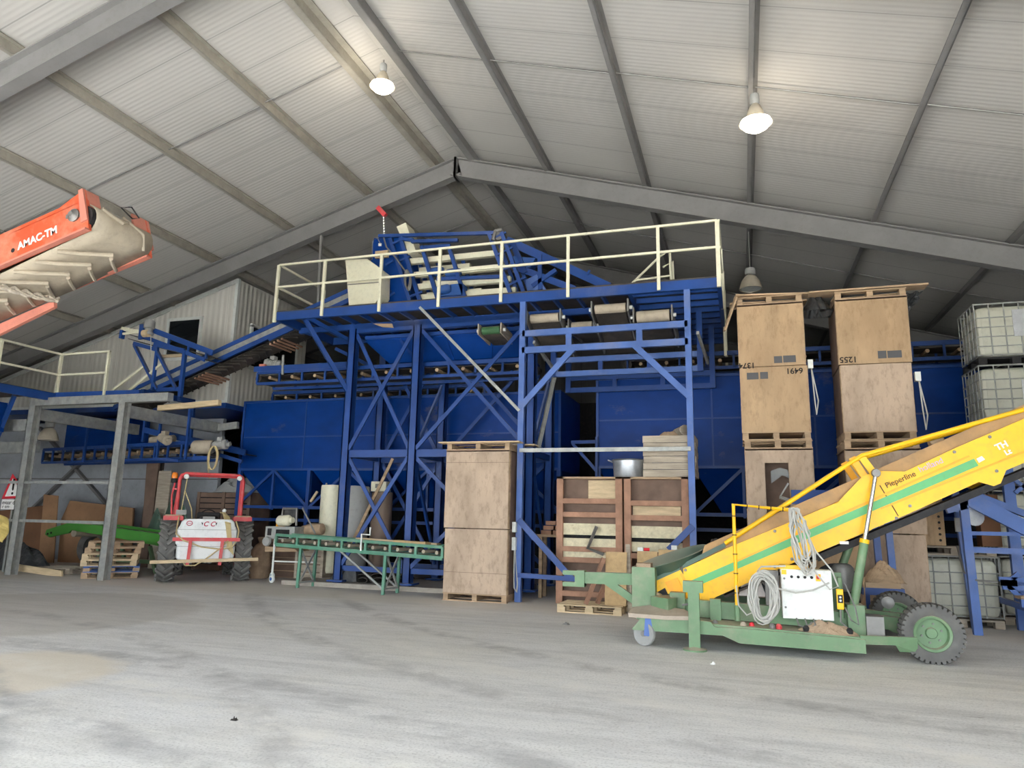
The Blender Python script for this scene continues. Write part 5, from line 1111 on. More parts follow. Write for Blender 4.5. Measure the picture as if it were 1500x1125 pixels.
c = V(-1.02, 14.45, h0+.1)
for r in (.1, .07): rl.lathe([(r, 0), (r, .6), (r-.012, .6), (r-.012, 0)], c+V(0, -.25, 0), (-.35, 1, 0), 20)
tag(rl.build('rolled_pipe', 'timber_grey', smooth=True), 'grey rolled tube lying on top of the board stack', 'tube')
heap('rag', 'flat dusty rag on the board stack beside the rolled tube', 'rag', (-1.34, 14.5, h0), .22, .25, .1, 'tan_cloth', 41)
# stacked firewood-like blocks between tower and open crates
n = 0
for r in range(3):
    for k in range(3):
        tag(box((-4.12+k*.26+.05*r, 15.0, 1.3+r*.1), (-3.9+k*.26+.05*r, 15.3, 1.385+r*.1)).build('timber_block', 'timber_red'), 'short timber block in the small pile beside the tower column', 'timber block', 'pile of timber blocks')
bt = thing('bench', 'wooden bench carrying the pile of timber blocks', 'bench', (-3.8, 15.2, 0)); box((-4.2, 14.9, 1.25), (-3.3, 15.4, 1.3)).build('bench_top', 'timber', bt)
for x in (-4.15, -3.4):
    for y in (14.95, 15.3): box((x, y, 0), (x+.07, y+.07, 1.25)).build('leg', 'timber', bt)
# pallet with chipboards ahead of the open crates
t = thing('pallet', 'pale pallet with leaning boards ahead of the open crates', 'pallet', (-2.63, 13.2, 0), rz=-.02); pallet_parts(t, 1.15, .75, 'timber_pale')
tag(MB().prism([(-2.4, 13.05, .146), (-2.02, 13.05, .146), (-2.02, 13.2, 1.06), (-2.4, 13.2, 1.06)], (0, .03, 0)).build('chipboard_sheet', 'osb'), 'upright chipboard sheet standing on the pale pallet', 'board')
tag(MB().prism([(-2.0, 13.1, 0), (-1.92, 13.1, 0), (-1.98, 13.3, 1.2), (-2.06, 13.3, 1.2)], (0, .05, 0)).build('timber_post', 'timber_grey'), 'grey timber post beside the upright chipboard sheet', 'post')
for i, (xa, xb, h, lab) in enumerate(((-1.86, -1.5, 1.08, 'chipboard panel behind the green drawbar, next to the grey post'), (-1.48, -1.0, 1.12, 'chipboard panel behind the green tub'))):
    tag(MB().prism([(xa, 13.2, 0), (xb, 13.2, 0), (xb, 13.4, h), (xa, 13.4, h)], (0, .03, 0)).build('chipboard_sheet', 'osb'), lab, 'board')
for k, (a, b_) in enumerate((((-2.72, 12.95, .15), (-2.42, 13.1, .95)), ((-2.55, 13.15, .15), (-2.35, 13.3, .7)))):
    tag(bar(a, b_, .06, .07).build('rusty_bar', 'timber_red'), ('longer' if k == 0 else 'shorter')+' rust red bar leaning on the chipboard sheet', 'bar')
tag(MB().path([at(874, 771, 14.1), at(861, 803, 14.05), at(884, 812, 14.0)], .035, 4).build('angle_bracket', 'steel'), 'grey bent steel bracket hanging in the open crate', 'bracket')
so = thing('loose_plug', 'small white plug with a red cap lying on the chipboard panel', 'plug', (-1.7, 13.4, 1.085)); box((-1.85, 13.36, 1.085), (-1.75, 13.45, 1.15)).build('plug_body', 'white', so); tube((-1.74, 13.4, 1.115), (-1.64, 13.41, 1.115), .03, 10).build('plug_cap', 'sign_red', so); 
tag(box((-1.25, 13.38, 1.125), (-1.15, 13.46, 1.2)).build('socket_box', 'white'), 'small white socket box on the chipboard behind the green tub', 'socket')
heap('debris_heap', 'grey heap of dusty rubbish behind the low end of the yellow conveyor', 'rubbish', (-.35, 12.9, 0), .6, .4, 1.15, 'belt', 53)
# ---------------------------------------------------------------- liquid tanks in cages
def ibc(label, x, y, z, rz=0, w=1.2, d=1.0, plate=None, group='caged tanks'):
    t = thing('caged_tank', label, 'tank', (x, y, z), group, rz=rz)
    m = MB(); prof = [(.42, .16), (.47, .2), (.485, .3), (.485, 1.0), (.46, 1.07), (.4, 1.1)]
    vs = []; 
    for r, zz_ in prof:
        a, b_ = w*r, d*r; c = .09
        vs += [(-a+c, -b_, zz_), (a-c, -b_, zz_), (a-.025, -b_+.025, zz_), (a, -b_+c, zz_), (a, b_-c, zz_), (a-.025, b_-.025, zz_), (a-c, b_, zz_), (-a+c, b_, zz_), (-a+.025, b_-.025, zz_), (-a, b_-c, zz_), (-a, -b_+c, zz_), (-a+.025, -b_+.025, zz_)]
    n = 12; fs = [(i*n+k, i*n+(k+1) % n, (i+1)*n+(k+1) % n, (i+1)*n+k) for i in range(len(prof)-1) for k in range(n)]+[tuple(range(n-1, -1, -1)), tuple(range((len(prof)-1)*n, len(prof)*n))]
    m.add(vs, fs).build('tank_bottle', 'ibc', t, smooth=False, bevel=.02)
    cg = MB(); r = .011
    for zz_ in (.17, .34, .52, .7, .88, 1.14): cg.path([(-w/2, -d/2, zz_), (w/2, -d/2, zz_), (w/2, d/2, zz_), (-w/2, d/2, zz_)], r if zz_ < 1.1 else .016, 6, True)
    for i in range(6):
        xx = -w/2+w*(i+.02)/5.04
        for yy in (-d/2, d/2): cg.tube((xx, yy, .15), (xx, yy, 1.14), r, 6)
    for i in range(1, 5):
        yy = -d/2+d*i/5
        for xx in (-w/2, w/2): cg.tube((xx, yy, .15), (xx, yy, 1.14), r, 6)
    for xx in (-w*.2, w*.2): cg.tube((xx, -d/2, 1.14), (xx, d/2, 1.14), r, 6)
    cg.build('cage', 'galv', t, smooth=True)
    pb = MB()
    for xx in (-w/2, -.07, w/2-.14):
        for yy in (-d/2, -.06, d/2-.12): pb.box((xx, yy, 0), (xx+.14, yy+.12, .1))
    pb.box((-w/2, -d/2, .1), (w/2, d/2, .13)); pb.build('pallet_base', 'timber_grey' if z < .5 else 'black', t)
    MB().lathe([(0, 0), (.11, 0), (.11, .05), (0, .06)], (0, 0, 1.1), n=16).build('filler_lid', 'black', t)
    if plate: box((plate[0], -d/2-.025, plate[2]), (plate[1], -d/2-.012, plate[3])).build('label_plate', 'foil', t)
    return t
xi, yi = 4.82, 15.35
ibc('topmost caged white tank of the tall tank stack', xi, yi-.1, 4.56, 0, plate=(.0, .58, .5, 1.0))
ibc('second caged tank from the top of the tall tank stack', xi-.02, yi-.1, 3.4, 0, plate=(.05, .6, .35, .85))
ibc('third caged tank down in the tall tank stack, above the blue frame', xi+.02, yi-.1, 2.26, 0)
ibc('fourth caged tank down, seen between the blue frame bars', xi, yi-.1, 1.13, 0); ibc('lowest caged tank of the tall stack behind the blue frame', xi, yi-.1, 0, 0)
ibc('caged white tank on the floor behind the yellow conveyor wheels', 3.4, 14.55, 0, 0, w=1.22)
t = thing('pallet', 'grey pallet lying on top of the floor standing caged tank', 'pallet', (3.4, 14.55, 1.155)); t.rotation_euler = (0, 0, 0); ORG[t.name] = V(0, 0, 0); pallet_parts(t, 1.2, .95, 'timber_grey')
t = thing('perforated_panel_box', 'plywood box with a row of drilled holes on the caged tank', 'box', (3.0, 14.6, 1.31)); box((2.75, 14.2, 1.31), (3.3, 15.0, 2.25)).build('box_body', 'ply', t)
for i in range(8): MB().lathe([(0, 0), (.022, 0), (.022, .004), (0, .004)], (3.22, 14.2, 1.4+.1*i), (0, -1, 0), 10).build('drilled_hole', 'black', t)
tag(box((3.95, 14.6, 1.31), (4.25, 14.9, 2.2)).build('brown_board', 'card_dark'), 'brown board standing on the caged tank behind the blue frame', 'board')
t = thing('round_hatch_board', 'plywood panel with a big round hole behind the control cabinet', 'board', (1.3, 12.4, 0))
pts = []
hc_ = at(1226, 862, 12.4); x0, x1, z1, cxh, czh, rh = at(1190, 850, 12.4).x, at(1266, 850, 12.4).x, at(1240, 793, 12.4).z, hc_.x, hc_.z, .38
ring = [(cxh+rh*math.cos(a), czh+rh*math.sin(a)) for a in [i*2*PI/32 for i in range(32)]]
sq = []
for a in [i*2*PI/32 for i in range(32)]:
    c, s_ = math.cos(a), math.sin(a); k = min(((x1-cxh) if c > 0 else (cxh-x0))/max(abs(c), 1e-6), ((z1-czh) if s_ > 0 else czh)/max(abs(s_), 1e-6)); sq.append((cxh+k*c, czh+k*s_))
m = MB(); vs = [(x, 12.4, z) for x, z in ring]+[(x, 12.4, z) for x, z in sq]; m.add(vs, [(i, (i+1) % 32, 32+(i+1) % 32, 32+i) for i in range(32)]); m.build('panel', 'ply', t, solid=.03)
box((x0+.05, 12.55, .1), (x1-.05, 12.57, z1-.1)).build('dark_hole_sheet', 'black', t)  # black sheet added so the round hole looks dark
# ---------------------------------------------------------------- the yellow elevating conveyor
YN, YFp = 10.6, 11.45
yc = thing('yellow_conveyor', 'long yellow elevating conveyor with a green stripe on a green wheeled chassis', 'conveyor', (1, 11, 0))
def yp(x, y, Y=YN): return at(x, y, Y)
sl = (yp(1248, 727)-yp(1065, 805)).normalized(); upc = V(-sl.z, 0, sl.x)
XE = 5.2
a_top = yp(1065, 803); a_bot = yp(1140, 833)
def line(p, X): return p+sl*((X-p.x)/sl.x)
top_e = line(yp(1400, 656), XE); bot_e = line(yp(1332, 752), XE)
near = [yp(947, 857), yp(992, 837), yp(1065, 803), yp(1248, 727), yp(1400, 656), top_e, top_e-upc*.66, yp(1500, 678), yp(1474, 689), yp(1466, 708), yp(1456, 712), yp(1434, 706), yp(1332, 752), yp(1140, 834), yp(1050, 874), yp(1030, 887), yp(1010, 886), yp(985, 868), yp(957, 877)]
for Y, o in ((YN, 0), (YFp, 0)):
    sp_ = MB().prism([p+V(0, Y-YN, 0) for p in near], (0, .05, 0)).build('side_panel', 'yellow', yc)
    if Y == YN: npan = sp_
# gusset and ridges on the near panel
MB().prism([yp(1225, 738, YN-.01), yp(1263, 698, YN-.01), yp(1285, 690, YN-.01), yp(1335, 691, YN-.01)], (0, -.02, 0)).build('gusset_plate', 'yellow', yc)
for (x0, y0, x1, y1) in ((1075, 824, 1420, 668), (1290, 745, 1500, 662)):
    bar(yp(x0, y0, YN-.008), yp(x1, y1, YN-.008), .012, .025, upc).build('pressed_ridge', 'yellow_deep', npan)
bar(yp(997, 840, YN-.01), yp(1022, 884, YN-.01), .02, .03, sl).build('panel_flange', 'yellow_deep', npan); bar(yp(1287, 708, YN-.005), yp(1316, 756, YN-.005), .006, .012, sl).build('panel_joint', 'ink_brown', npan)
MB().prism([yp(974, 853, YN-.012), yp(992, 846, YN-.012), yp(1013, 886, YN-.012), yp(992, 886, YN-.012)], (0, -.012, 0)).build('guard_plate', 'yellow_deep', npan)
MB().prism([yp(955, 872, YN-.003), yp(974, 861, YN-.003), yp(986, 886, YN-.003), yp(974, 886, YN-.003)], (0, -.006, 0)).build('bearing_slot', 'black', npan)
bar(yp(1004, 860, YN-.006), yp(1430, 677, YN-.006), .008, .1, upc).build('green_stripe', 'stripe', npan)
for x, y in ((1004, 835), (1135, 778), (1160, 819), (1313, 759), (1333, 741), (1450, 640), (1460, 690), (1135, 830), (1398, 662)):
    MB().lathe([(0, 0), (.022, 0), (.018, .012), (0, .014)], yp(x, y, YN), (0, -1, 0), 8).build('bolt', 'steel', npan)
tp = yp(1299, 715, YN-.006); text('lettering', 'Pieperline', 'ink_brown', yc, tp, sl, upc, .1, .002, .001); text('lettering', 'holland', 'ink_lilac', yc, yp(1348, 692, YN-.006), sl, upc, .108, .002, 0)
text('lettering', 'TH', 'ink_white', yc, yp(1461, 660, YN-.006), sl, upc, .11, .002, .004); text('lettering', 'Lt', 'ink_white', yc, yp(1474, 667, YN-.006), sl, upc, .09, .002, .004)
MB().prism([yp(1430, 672, YN-.004), yp(1438, 668, YN-.004), yp(1443, 673, YN-.004), yp(1434, 678, YN-.004)], (0, -.003, 0)).build('worn_sticker', 'ink_white', yc)
# skirt boards and belt
for Y in (YN+.06, YFp-.06):
    q0, q1 = yp(1000, 832)+V(0, Y-YN, 0), top_e+V(0, Y-YN, 0)
    q0 = line(a_top, -.6)+V(0, Y-YN, -.02); 
    MB().prism([q0, q1-upc*.02, q1+upc*.17, q0+upc*.17+sl*.15], (0, .015, 0)).build('skirt_board', 'skirt', yc)
b = MB(); b0 = line(a_top, -1.05)-upc*.12; b1 = top_e-upc*.12
b.add([b0+V(0, .07, 0), b1+V(0, .07, 0), b1+V(0, YFp-YN, 0), b0+V(0, YFp-YN, 0)], [(0, 1, 2, 3)])
bl0 = yp(1060, 873)-upc*.02; bl1 = line(bl0, XE)
b.add([bl0+V(0, .07, 0), bl1+V(0, .07, 0), bl1+V(0, YFp-YN, 0), bl0+V(0, YFp-YN, 0)], [(0, 1, 2, 3)])
b.build('belt', 'belt', yc, solid=.03)
q0 = yp(1195, 815, YN+.03); q1 = line(q0, XE); bar(q0-upc*.03, q1-upc*.03, .05, .085, upc).build('belt_edge', 'black', yc)
box(yp(1230, 797, YN), yp(1243, 793, YN)+V(0, -.005, 0)).build('white_mark', 'ink_white', yc)
tube(yp(965, 868, YN+.02), yp(965, 868, YN+.02)+V(0, .83, 0), .08, 14).build('tail_drum', 'belt', yc, smooth=True)
MB().lathe([(0, -.1), (.04, -.1), (.07, -.06), (.07, .02), (0, .04)], yp(962, 875, YN-.05), (-.6, -1, .3), 14).build('tail_bearing', 'timber_pale', yc, smooth=True); box(yp(967, 880, YN-.05), yp(971, 872, YN-.05)).build('bearing_tag', 'motor_blue', yc)
# truss rods both sides
for Y in (YN+.02, YFp+.0):
    o = V(0, Y-YN, 0); p0 = yp(1062, 796); p1 = yp(1263, 667); e = line(p1, XE); e = V(XE, YN, at(1500, 600, YN).z+(XE-at(1500, 600, YN).x)*.3)
    MB().path([p0+o, p1+o, e+o], .032, 10).build('truss_tube', 'yellow', yc, smooth=True)
    for s, tsl in ((1263, 1285), (1248, 1268)):
        bar(yp(s, 670)+o, yp(tsl, 700)+o, .09, .03, (0, 1, 0)).build('truss_strut', 'yellow_deep' if s == 1248 else 'yellow', yc)
# round green feed tub over the tail
fb = MB(); c = at(986, 828, 11.05)
ax = V(-.34, -.12, 1).normalized()
fb.lathe([(.24, -.2), (.42, -.06), (.54, .1), (.57, .12), (.56, .13), (.51, .1), (.39, -.04), (.2, -.17)], c, ax, 28); fb.build('feed_tub', 'green_dark', yc, smooth=True)
for s in (-.3, .15): bar(c+V(s, -.46, .05*s), c+V(s+.08, -.38, -.22), .03, .04).build('tub_strap', 'steel', yc)
bar(at(1062, 798, 10.62), at(950, 858, 10.62)+upc*.03, .03, .06, upc).build('tub_edge', 'green_dark', yc)
# chassis
zc = .46
YA, YB2 = 10.25, 11.75
def ch(p, q, w, h, m='green', nm='chassis_beam'): return bar(p, q, w, h).build(nm, m, yc)
ch((-1.35, YA+.25, .48), (1.35, YA+.25, .4), .12, .22); ch((-1.35, YB2-.25, .48), (1.6, YB2-.25, .4), .12, .22)
ch((-1.35, YA+.25, .55), (-1.35, YB2-.25, .5), .16, .2); ch((.9, YA+.2, .38), (.9, YB2-.2, .38), .12, .16)
box((-1.52, YA+.12, .3), (-1.2, YA+.45, .98)).build('drawbar_head', 'green', yc); box((-1.46, YA+.15, .98), (-1.26, YA+.4, 1.03)).build('drawbar_head', 'tan_cloth', yc); box((-1.0, YA+.1, .3), (-.8, YA+.28, .66)).build('lug_plate', 'green', yc); box((-.47, YA+.09, .3), (-.33, YA+.2, .6)).build('lug_plate', 'green', yc)
MB().prism([(-1.25, YA+.05, .3), (-1.25, YA+.4, .3), (-1.1, YA+.5, .3), (-.9, YA, .3), (-1.0, YA-.15, .3)], (0, 0, .3)).build('lug_plate', 'green', yc)
# drawbar with fork
db = MB().bar((-1.5, YA+.3, .8), (-2.35, YA+.2, .8), .12, .16); db.bar((-2.2, YA+.2, .86), (-2.52, YA+.2, .86), .12, .06).bar((-2.2, YA+.2, .7), (-2.52, YA+.2, .7), .12, .06).box((-2.32, YA+.13, .68), (-2.2, YA+.27, .9)); db.bar((-1.9, YA+.25, .76), (-1.5, YA+.3, .5), .1, .1); db.build('drawbar', 'green', yc)
# lower runner
rn = MB()
rn.prism([(-1.45, YA-.35, .22), (-1.3, YA-.35, .4), (-.45, YA-.35, .36), (-.4, YA-.35, .3), (.0, YA-.35, .3), (1.35, YA-.35, .26), (1.35, YA-.35, .1), (-.1, YA-.35, .12), (-.3, YA-.35, .2), (-1.45, YA-.35, .2)], (0, .06, 0))
rn.prism([(-1.4, YA-.3, .36), (1.3, YA-.3, .28), (1.3, YA+.4, .28), (-1.4, YA+.4, .36)], (0, 0, -.03)); rn.build('lower_runner', 'green', yc)
MB().prism([(-1.5, YA-.36, .36), (-1.5, YA+.0, .4), (-1.2, YA+.1, .44), (-.8, YA-.1, .42), (-.6, YA-.36, .37), (-1.0, YA-.42, .36)], (0, 0, .05)).build('step_plate', 'dusty_plate', yc)
MB().prism([(1.3, YA-.3, .3), (1.95, YA-.15, .3), (1.95, YA-.12, .12), (1.75, YA-.15, .12), (1.7, YA-.2, .2), (1.3, YA-.3, .2)], (0, .05, 0)).build('lower_runner', 'green', yc)
# caster
cw = gz(947, 946); cw.y = YA-.3; cw.x = -1.3
cs = MB().lathe([(0, -.02), (.06, -.02), (.1, -.025), (.145, -.03), (.155, -.02), (.155, .02), (.145, .03), (.1, .025), (.06, .02), (0, .02)], (cw.x, cw.y, .155), (.45, 1, 0), 28).build('caster_wheel', 'grey_plastic', yc, smooth=True); MB().lathe([(0, -.04), (.035, -.04), (.035, .04), (0, .04)], (cw.x, cw.y, .155), (.45, 1, 0), 12).build('caster_hub', 'steel', cs)
MB().prism([(cw.x+.02, cw.y-.06, .37), (cw.x+.16, cw.y-.04, .37), (cw.x+.13, cw.y-.05, .2), (cw.x+.06, cw.y-.06, .13), (cw.x+.0, cw.y-.06, .14)], (0, .015, 0)).build('caster_fork', 'blue_dusty_lit', yc)
# jack leg with foot
box((-.72, YA-.42, .03), (-.58, YA-.32, .78)).build('support_leg', 'green', yc); box((-.78, YA-.44, .72), (-.53, YA-.28, .86)).build('leg_socket', 'green', yc); MB().lathe([(0, 0), (.15, 0), (.15, .02), (.05, .05), (0, .05)], (-.65, YA-.37, 0), n=20).build('leg_foot', 'green', yc); tube((-.8, YA-.36, .55), (-.7, YA-.36, .57), .015, 6).build('leg_pin', 'steel', yc)
# wheels
def bigwheel(x, Y, R=.345, w=.26):
    t = MB().lathe([(R*.6, -w*.4), (R*.75, -w*.5), (R*.92, -w*.5), (R*.985, -w*.36), (R*.985, w*.36), (R*.92, w*.5), (R*.75, w*.5), (R*.6, w*.4), (R*.58, 0), (R*.6, -w*.4)], (x, Y, R), (0, 1, 0), 40).build('wheel_tyre', 'tyre', yc, smooth=True)
    lg = MB()
    for i in range(34):
        a = 2*PI*i/34; e = V(math.cos(a), 0, math.sin(a)); c = V(x, Y, R)
        for s in (-1, 1): lg.bar(c+e*R*.985+V(0, s*w*.04, 0), c+e*R*.945+V(0, s*w*.52, 0), .04, .042, e)
    lg.build('tread_blocks', 'tyre', t)
    MB().lathe([(R*.62, -w*.42), (R*.6, -w*.46), (R*.52, -w*.42), (R*.5, -w*.1), (R*.2, -w*.08), (R*.17, -w*.2), (0, -w*.2), (0, .05), (R*.5, .05), (R*.6, w*.4), (R*.62, w*.42), (R*.62, -w*.42)], (x, Y, R), (0, 1, 0), 32).build('wheel_hub', 'green', t, smooth=True)
    n = MB()
    for k in range(6):
        a = 2*PI*k/6+.3; n.lathe([(0, 0), (.013, 0), (.013, .02), (0, .02)], (x+math.cos(a)*R*.33, Y-w*.09, R+math.sin(a)*R*.33), (0, -1, 0), 6)
    n.build('wheel_nuts', 'steel', t)
bigwheel(2.13, YA+.0); bigwheel(2.03, YB2+.05)
tube((2.1, YA, .345), (2.05, YB2, .345), .06, 12).build('axle', 'green', yc); ch((1.2, YA+.4, .42), (2.1, YA+.5, .36), .14, .16); ch((1.2, YB2-.4, .42), (2.1, YB2-.4, .36), .14, .16)
box((1.22, YA+.05, .22), (1.42, YA+.4, .62)).build('cylinder_mount', 'green', yc); box((1.42, YA-.02, .25), (1.62, YA+.3, .5)).build('axle_bracket', 'steel', yc); MB().lathe([(0, -.1), (.07, -.1), (.08, -.06), (.08, .08), (.03, .1), (0, .1)], (1.8, YA+.7, .62), (-.2, -1, 0), 16).build('hydraulic_motor', 'steel', yc, smooth=True)
# lift cylinders
for Y, k in ((YN-.12, 0), (YFp+.1, 1)):
    tp_ = yp(1283, 693, Y); m0 = V(1.3, YA+.18, .55) if k == 0 else V(1.1, YB2-.35, .5)
    mid = m0.lerp(tp_, .5); tube(m0, mid, .055, 14).build('lift_cylinder', 'green', yc, smooth=True); tube(mid, tp_, .028, 12).build('piston_rod', 'chrome', yc, smooth=True); tube(mid-(tp_-m0)*.02, mid+(tp_-m0)*.01, .06, 14).build('cylinder_collar', 'yellow', yc)
    MB().lathe([(0, -.05), (.05, -.05), (.06, 0), (.05, .05), (0, .05)], tp_, (0, 1, 0), 12).build('pivot_pin', 'steel', yc)
# control cabinet
YCb = YA-.02
cbx = box((.44, YCb, .42), (1.05, YCb+.25, 1.04)).build('control_cabinet', 'white', yc, bevel=.008)
box((.445, YCb-.012, .425), (1.045, YCb, 1.035)).build('cabinet_door', 'white', cbx)
box((.43, YCb-.03, 1.04), (.78, YCb+.1, 1.09)).build('yellow_cover', 'yellow', yc); box((.45, YCb-.016, .97), (.51, YCb-.011, 1.03)).build('warning_sticker', 'yellow', cbx)
for x in (.57, .65, .73, .81): MB().lathe([(0, 0), (.018, 0), (.018, .02), (0, .025)], (x, YCb-.012, .945), (0, -1, 0), 12).build('button', 'black', cbx)
for z in (.92, .56): MB().lathe([(0, 0), (.014, 0), (.014, .01), (0, .012)], (.48, YCb-.012, z), (0, -1, 0), 10).build('door_lock', 'steel', cbx)
box((.86, YCb-.016, .9), (.92, YCb-.011, .99)).build('switch_plate', 'yellow', cbx); MB().lathe([(0, 0), (.025, 0), (.02, .03), (0, .03)], (.89, YCb-.016, .95), (0, -1, 0), 12).build('main_switch', 'sign_red', cbx)
pd = box((1.09, YCb-.06, .57), (1.17, YCb, .82)).build('pendant_control', 'yellow', yc, bevel=.01); box((1.1, YCb-.064, .65), (1.16, YCb-.058, .75)).build('button_plate', 'black', pd)
for z in (.68, .72): MB().lathe([(0, 0), (.014, 0), (.012, .012), (0, .012)], (1.13, YCb-.064, z), (0, -1, 0), 10).build('push_button', 'white', pd)
# drive motor behind the cabinet
MB().lathe([(0, 0), (.12, 0), (.14, .04), (.14, .3), (.11, .34), (.07, .36), (0, .36)], (1.25, YA+.55, .75), (0, 0, 1), 18).build('motor', 'steel', yc, smooth=True); box((1.05, YA+.3, .45), (1.2, YA+.7, 1.0)).build('oil_tank', 'green', yc); tube((1.16, YA+.15, .45), (1.16, YA+.15, .95), .03, 10).build('pump_pipe', 'green', yc)
box((.25, YA+.2, .55), (.42, YA+.5, 1.0)).build('gear_case', 'steel', yc)
# L-shaped cable pole and cables
pl = MB().path([(-.12, YA+.0, .5), (-.12, YA+.0, 1.86), (.6, YA+.0, 1.8)], .026, 10); pl.build('cable_pole', 'yellow', yc); tube((-.12, YA, .35), (-.12, YA, .55), .036, 10).build('pole_socket', 'green', yc)
bands = MB()
for z in (.7, .95, 1.2, 1.45, 1.7): bands.lathe([(.028, 0), (.03, 0), (.03, .012), (.028, .012), (.028, 0)], (-.12, YA, z), n=10)
for x in (.05, .2, .35, .5): bands.lathe([(.028, 0), (.03, 0), (.03, .012), (.028, .012), (.028, 0)], (x, YA, 1.85-.07*(x+.12)), (1, 0, -.08), 10)
bands.build('cable_ties', 'black', yc)
rnd = random.Random(5)
cb = MB()
for k in range(9):     # hanging loops from the pole end
    dx, L_ = rnd.uniform(-.05, .1), rnd.uniform(.55, .95); w_ = rnd.uniform(.05, .13)
    cb.path([V(.62+rnd.uniform(-.03, .03)+dx*.3+w_*math.sin(t)*(.6+.4*math.sin(t/2))+.25*L_*(.5-.5*math.cos(t))*.6, YA-.12-.015*k, 1.82-L_*(.5-.5*math.cos(t))) for t in [i*2*PI/20 for i in range(20)]], .011, 6, True)
cb.path([(.62, YA-.1, 1.8), (.72, YA-.14, 1.3), (.86, YA-.2, 1.0), (1.0, YA-.22, .82), (1.1, YA-.2, .86), (1.04, YA-.2, 1.05), (.85, YA-.2, 1.3)], .011, 6)
cb.path([(1.0, YA-.2, .9), (.8, YA-.22, .8), (.6, YA-.2, .76), (.4, YA-.2, .8), (.25, YA-.2, .95), (.15, YA-.1, 1.0), (.2, YA-.1, 1.06), (.5, YA-.1, 1.08)], .012, 6)
cb.build('hanging_cable', 'cable', yc)
cb = MB()
for k in range(16):    # big coil at the cabinet's side
    r1, r2 = rnd.uniform(.1, .17), rnd.uniform(.24, .32); cx_, cz_ = .22+rnd.uniform(-.02, .02), .68+rnd.uniform(-.03, .03)
    cb.path([V(cx_+r1*math.cos(t)+.03*math.sin(2*t+k), YA-.16-.01*(k % 8)+.02*math.sin(t*2+k), cz_+r2*math.sin(t)) for t in [i*2*PI/20 for i in range(20)]], .011, 6, True)
cb.build('cable_coil', 'cable', yc)
MB().path([(-.12, YA-.02, .8), (-.1, YA-.06, .55), (0, YA-.1, .44), (.1, YA-.12, .5), (.16, YA-.12, .66)], .01, 6).build('cable', 'cable', yc); MB().lathe([(.02, 0), (.032, .02), (.036, .08), (.028, .12), (0, .12)], (.05, YA-.14, .36), (.1, 0, -1), 12).build('plug', 'sign_red', yc, smooth=True)
cb = MB()
for k in range(4): cb.path([(.6+.1*k, YA-.1, .44), (.62+.1*k, YA-.16, .36), (.7+.08*k, YA-.18, .34), (.78+.06*k, YA-.1, .4)], .01, 6)
cb.path([(1.18, YA-.05, .6), (1.24, YA-.08, .45), (1.32, YA-.1, .4), (1.3, YA-.05, .6), (1.2, YA, .9)], .01, 6); cb.path([(1.13, YA-.05, .57), (1.12, YA-.07, .42), (1.2, YA-.08, .35)], .01, 6); cb.build('loose_wires', 'steel', yc)
heap('tow_strap', 'crumpled tan strap lying on the green chassis below the cabinet', 'strap', (.95, YA-.12, .28), .36, .18, .11, 'tan_cloth', 64)
for k, (x, m) in enumerate(((-.4, 'steel'), (-.05, 'belt_pale'), (.3, 'steel'), (.38, 'red'), (.7, 'black'), (1.2, 'black'))): MB().lathe([(0, 0), (.035, 0), (.04, .04), (.02, .07), (0, .07)], (x, YA-.2, .3), n=10).build('chassis_fitting', m, yc)
MB().prism([(-.1, YA+.6, .62), (.4, YA+.6, .62), (.5, YA+.6, 1.0), (.3, YA+.6, 1.1), (-.05, YA+.6, .8)], (0, .03, 0)).build('fan_guard', 'ink_white', yc)
# crown fan: dark blades over the pale guard
fn = MB()
for k in range(5):
    a = k*2*PI/5; c = V(.2, YA+.58, .82); fn.prism([c, c+V(math.cos(a)*.2, 0, math.sin(a)*.2), c+V(math.cos(a+.5)*.2, 0, math.sin(a+.5)*.2)], (0, -.01, 0))
fn.build('fan_blades', 'black', yc)
# ---------------------------------------------------------------- blue frame on the right
YR = 13.15
bf = thing('rail_stand', 'blue angle frame with an inclined rail ahead of the caged tanks', 'steel frame', (3.9, 13.6, 0))
def rp_(x, y, Y=YR): return at(x, y, Y)
def rb(x0, y0, x1, y1, w, h, Y=YR, Y2=None, m='blue_dusty_lit', nm='rail'): return bar(rp_(x0, y0, Y), rp_(x1, y1, Y2 or Y), w, h).build(nm, m, bf)
p = rp_(1410, 730); q = gz(1428, 928)
bar((p.x, YR, p.z+.02), (q.x, YR, 0), .12, .1, (0, 1, 0)).build('leg', 'blue_dusty_lit', bf)
p2 = rp_(1402, 760, 13.9); bar((p2.x, 13.9, 2.3), (p2.x+.12, 13.9, 0), .1, .1, (0, 1, 0)).build('leg', 'blue_dusty_lit', bf)
box((p2.x-.06, 13.8, 1.55), (p2.x+.08, 13.84, 1.78)).build('switch_box', 'grey_plastic', bf)
for x, Y in ((1478, 14.1),): 
    p3 = rp_(x, 720, Y); bar((p3.x, Y, 3.2), (p3.x, Y, 0), .16, .1, (0, 1, 0)).build('leg', 'blue_dusty_lit', bf)
rb(1412, 727, 1520, 783, .1, .22); rb(1420, 722, 1515, 758, .12, .1, YR+.3); rb(1385, 745, 1414, 738, .1, .16); rb(1414, 781, 1520, 783, .05, .06, YR+.05); rb(1418, 805, 1520, 809, .06, .09, YR+.05)
rb(1483, 700, 1520, 730, .05, .06, 14.0); rb(1487, 722, 1515, 700, .05, .06, 14.0)
MB().lathe([(0, 0), (.03, 0), (.03, .03), (.14, .04), (.15, .07), (0, .08)], rp_(1424, 757, YR+.1), (.2, -1, .1), 20).build('pulley', 'foil', bf, smooth=True)
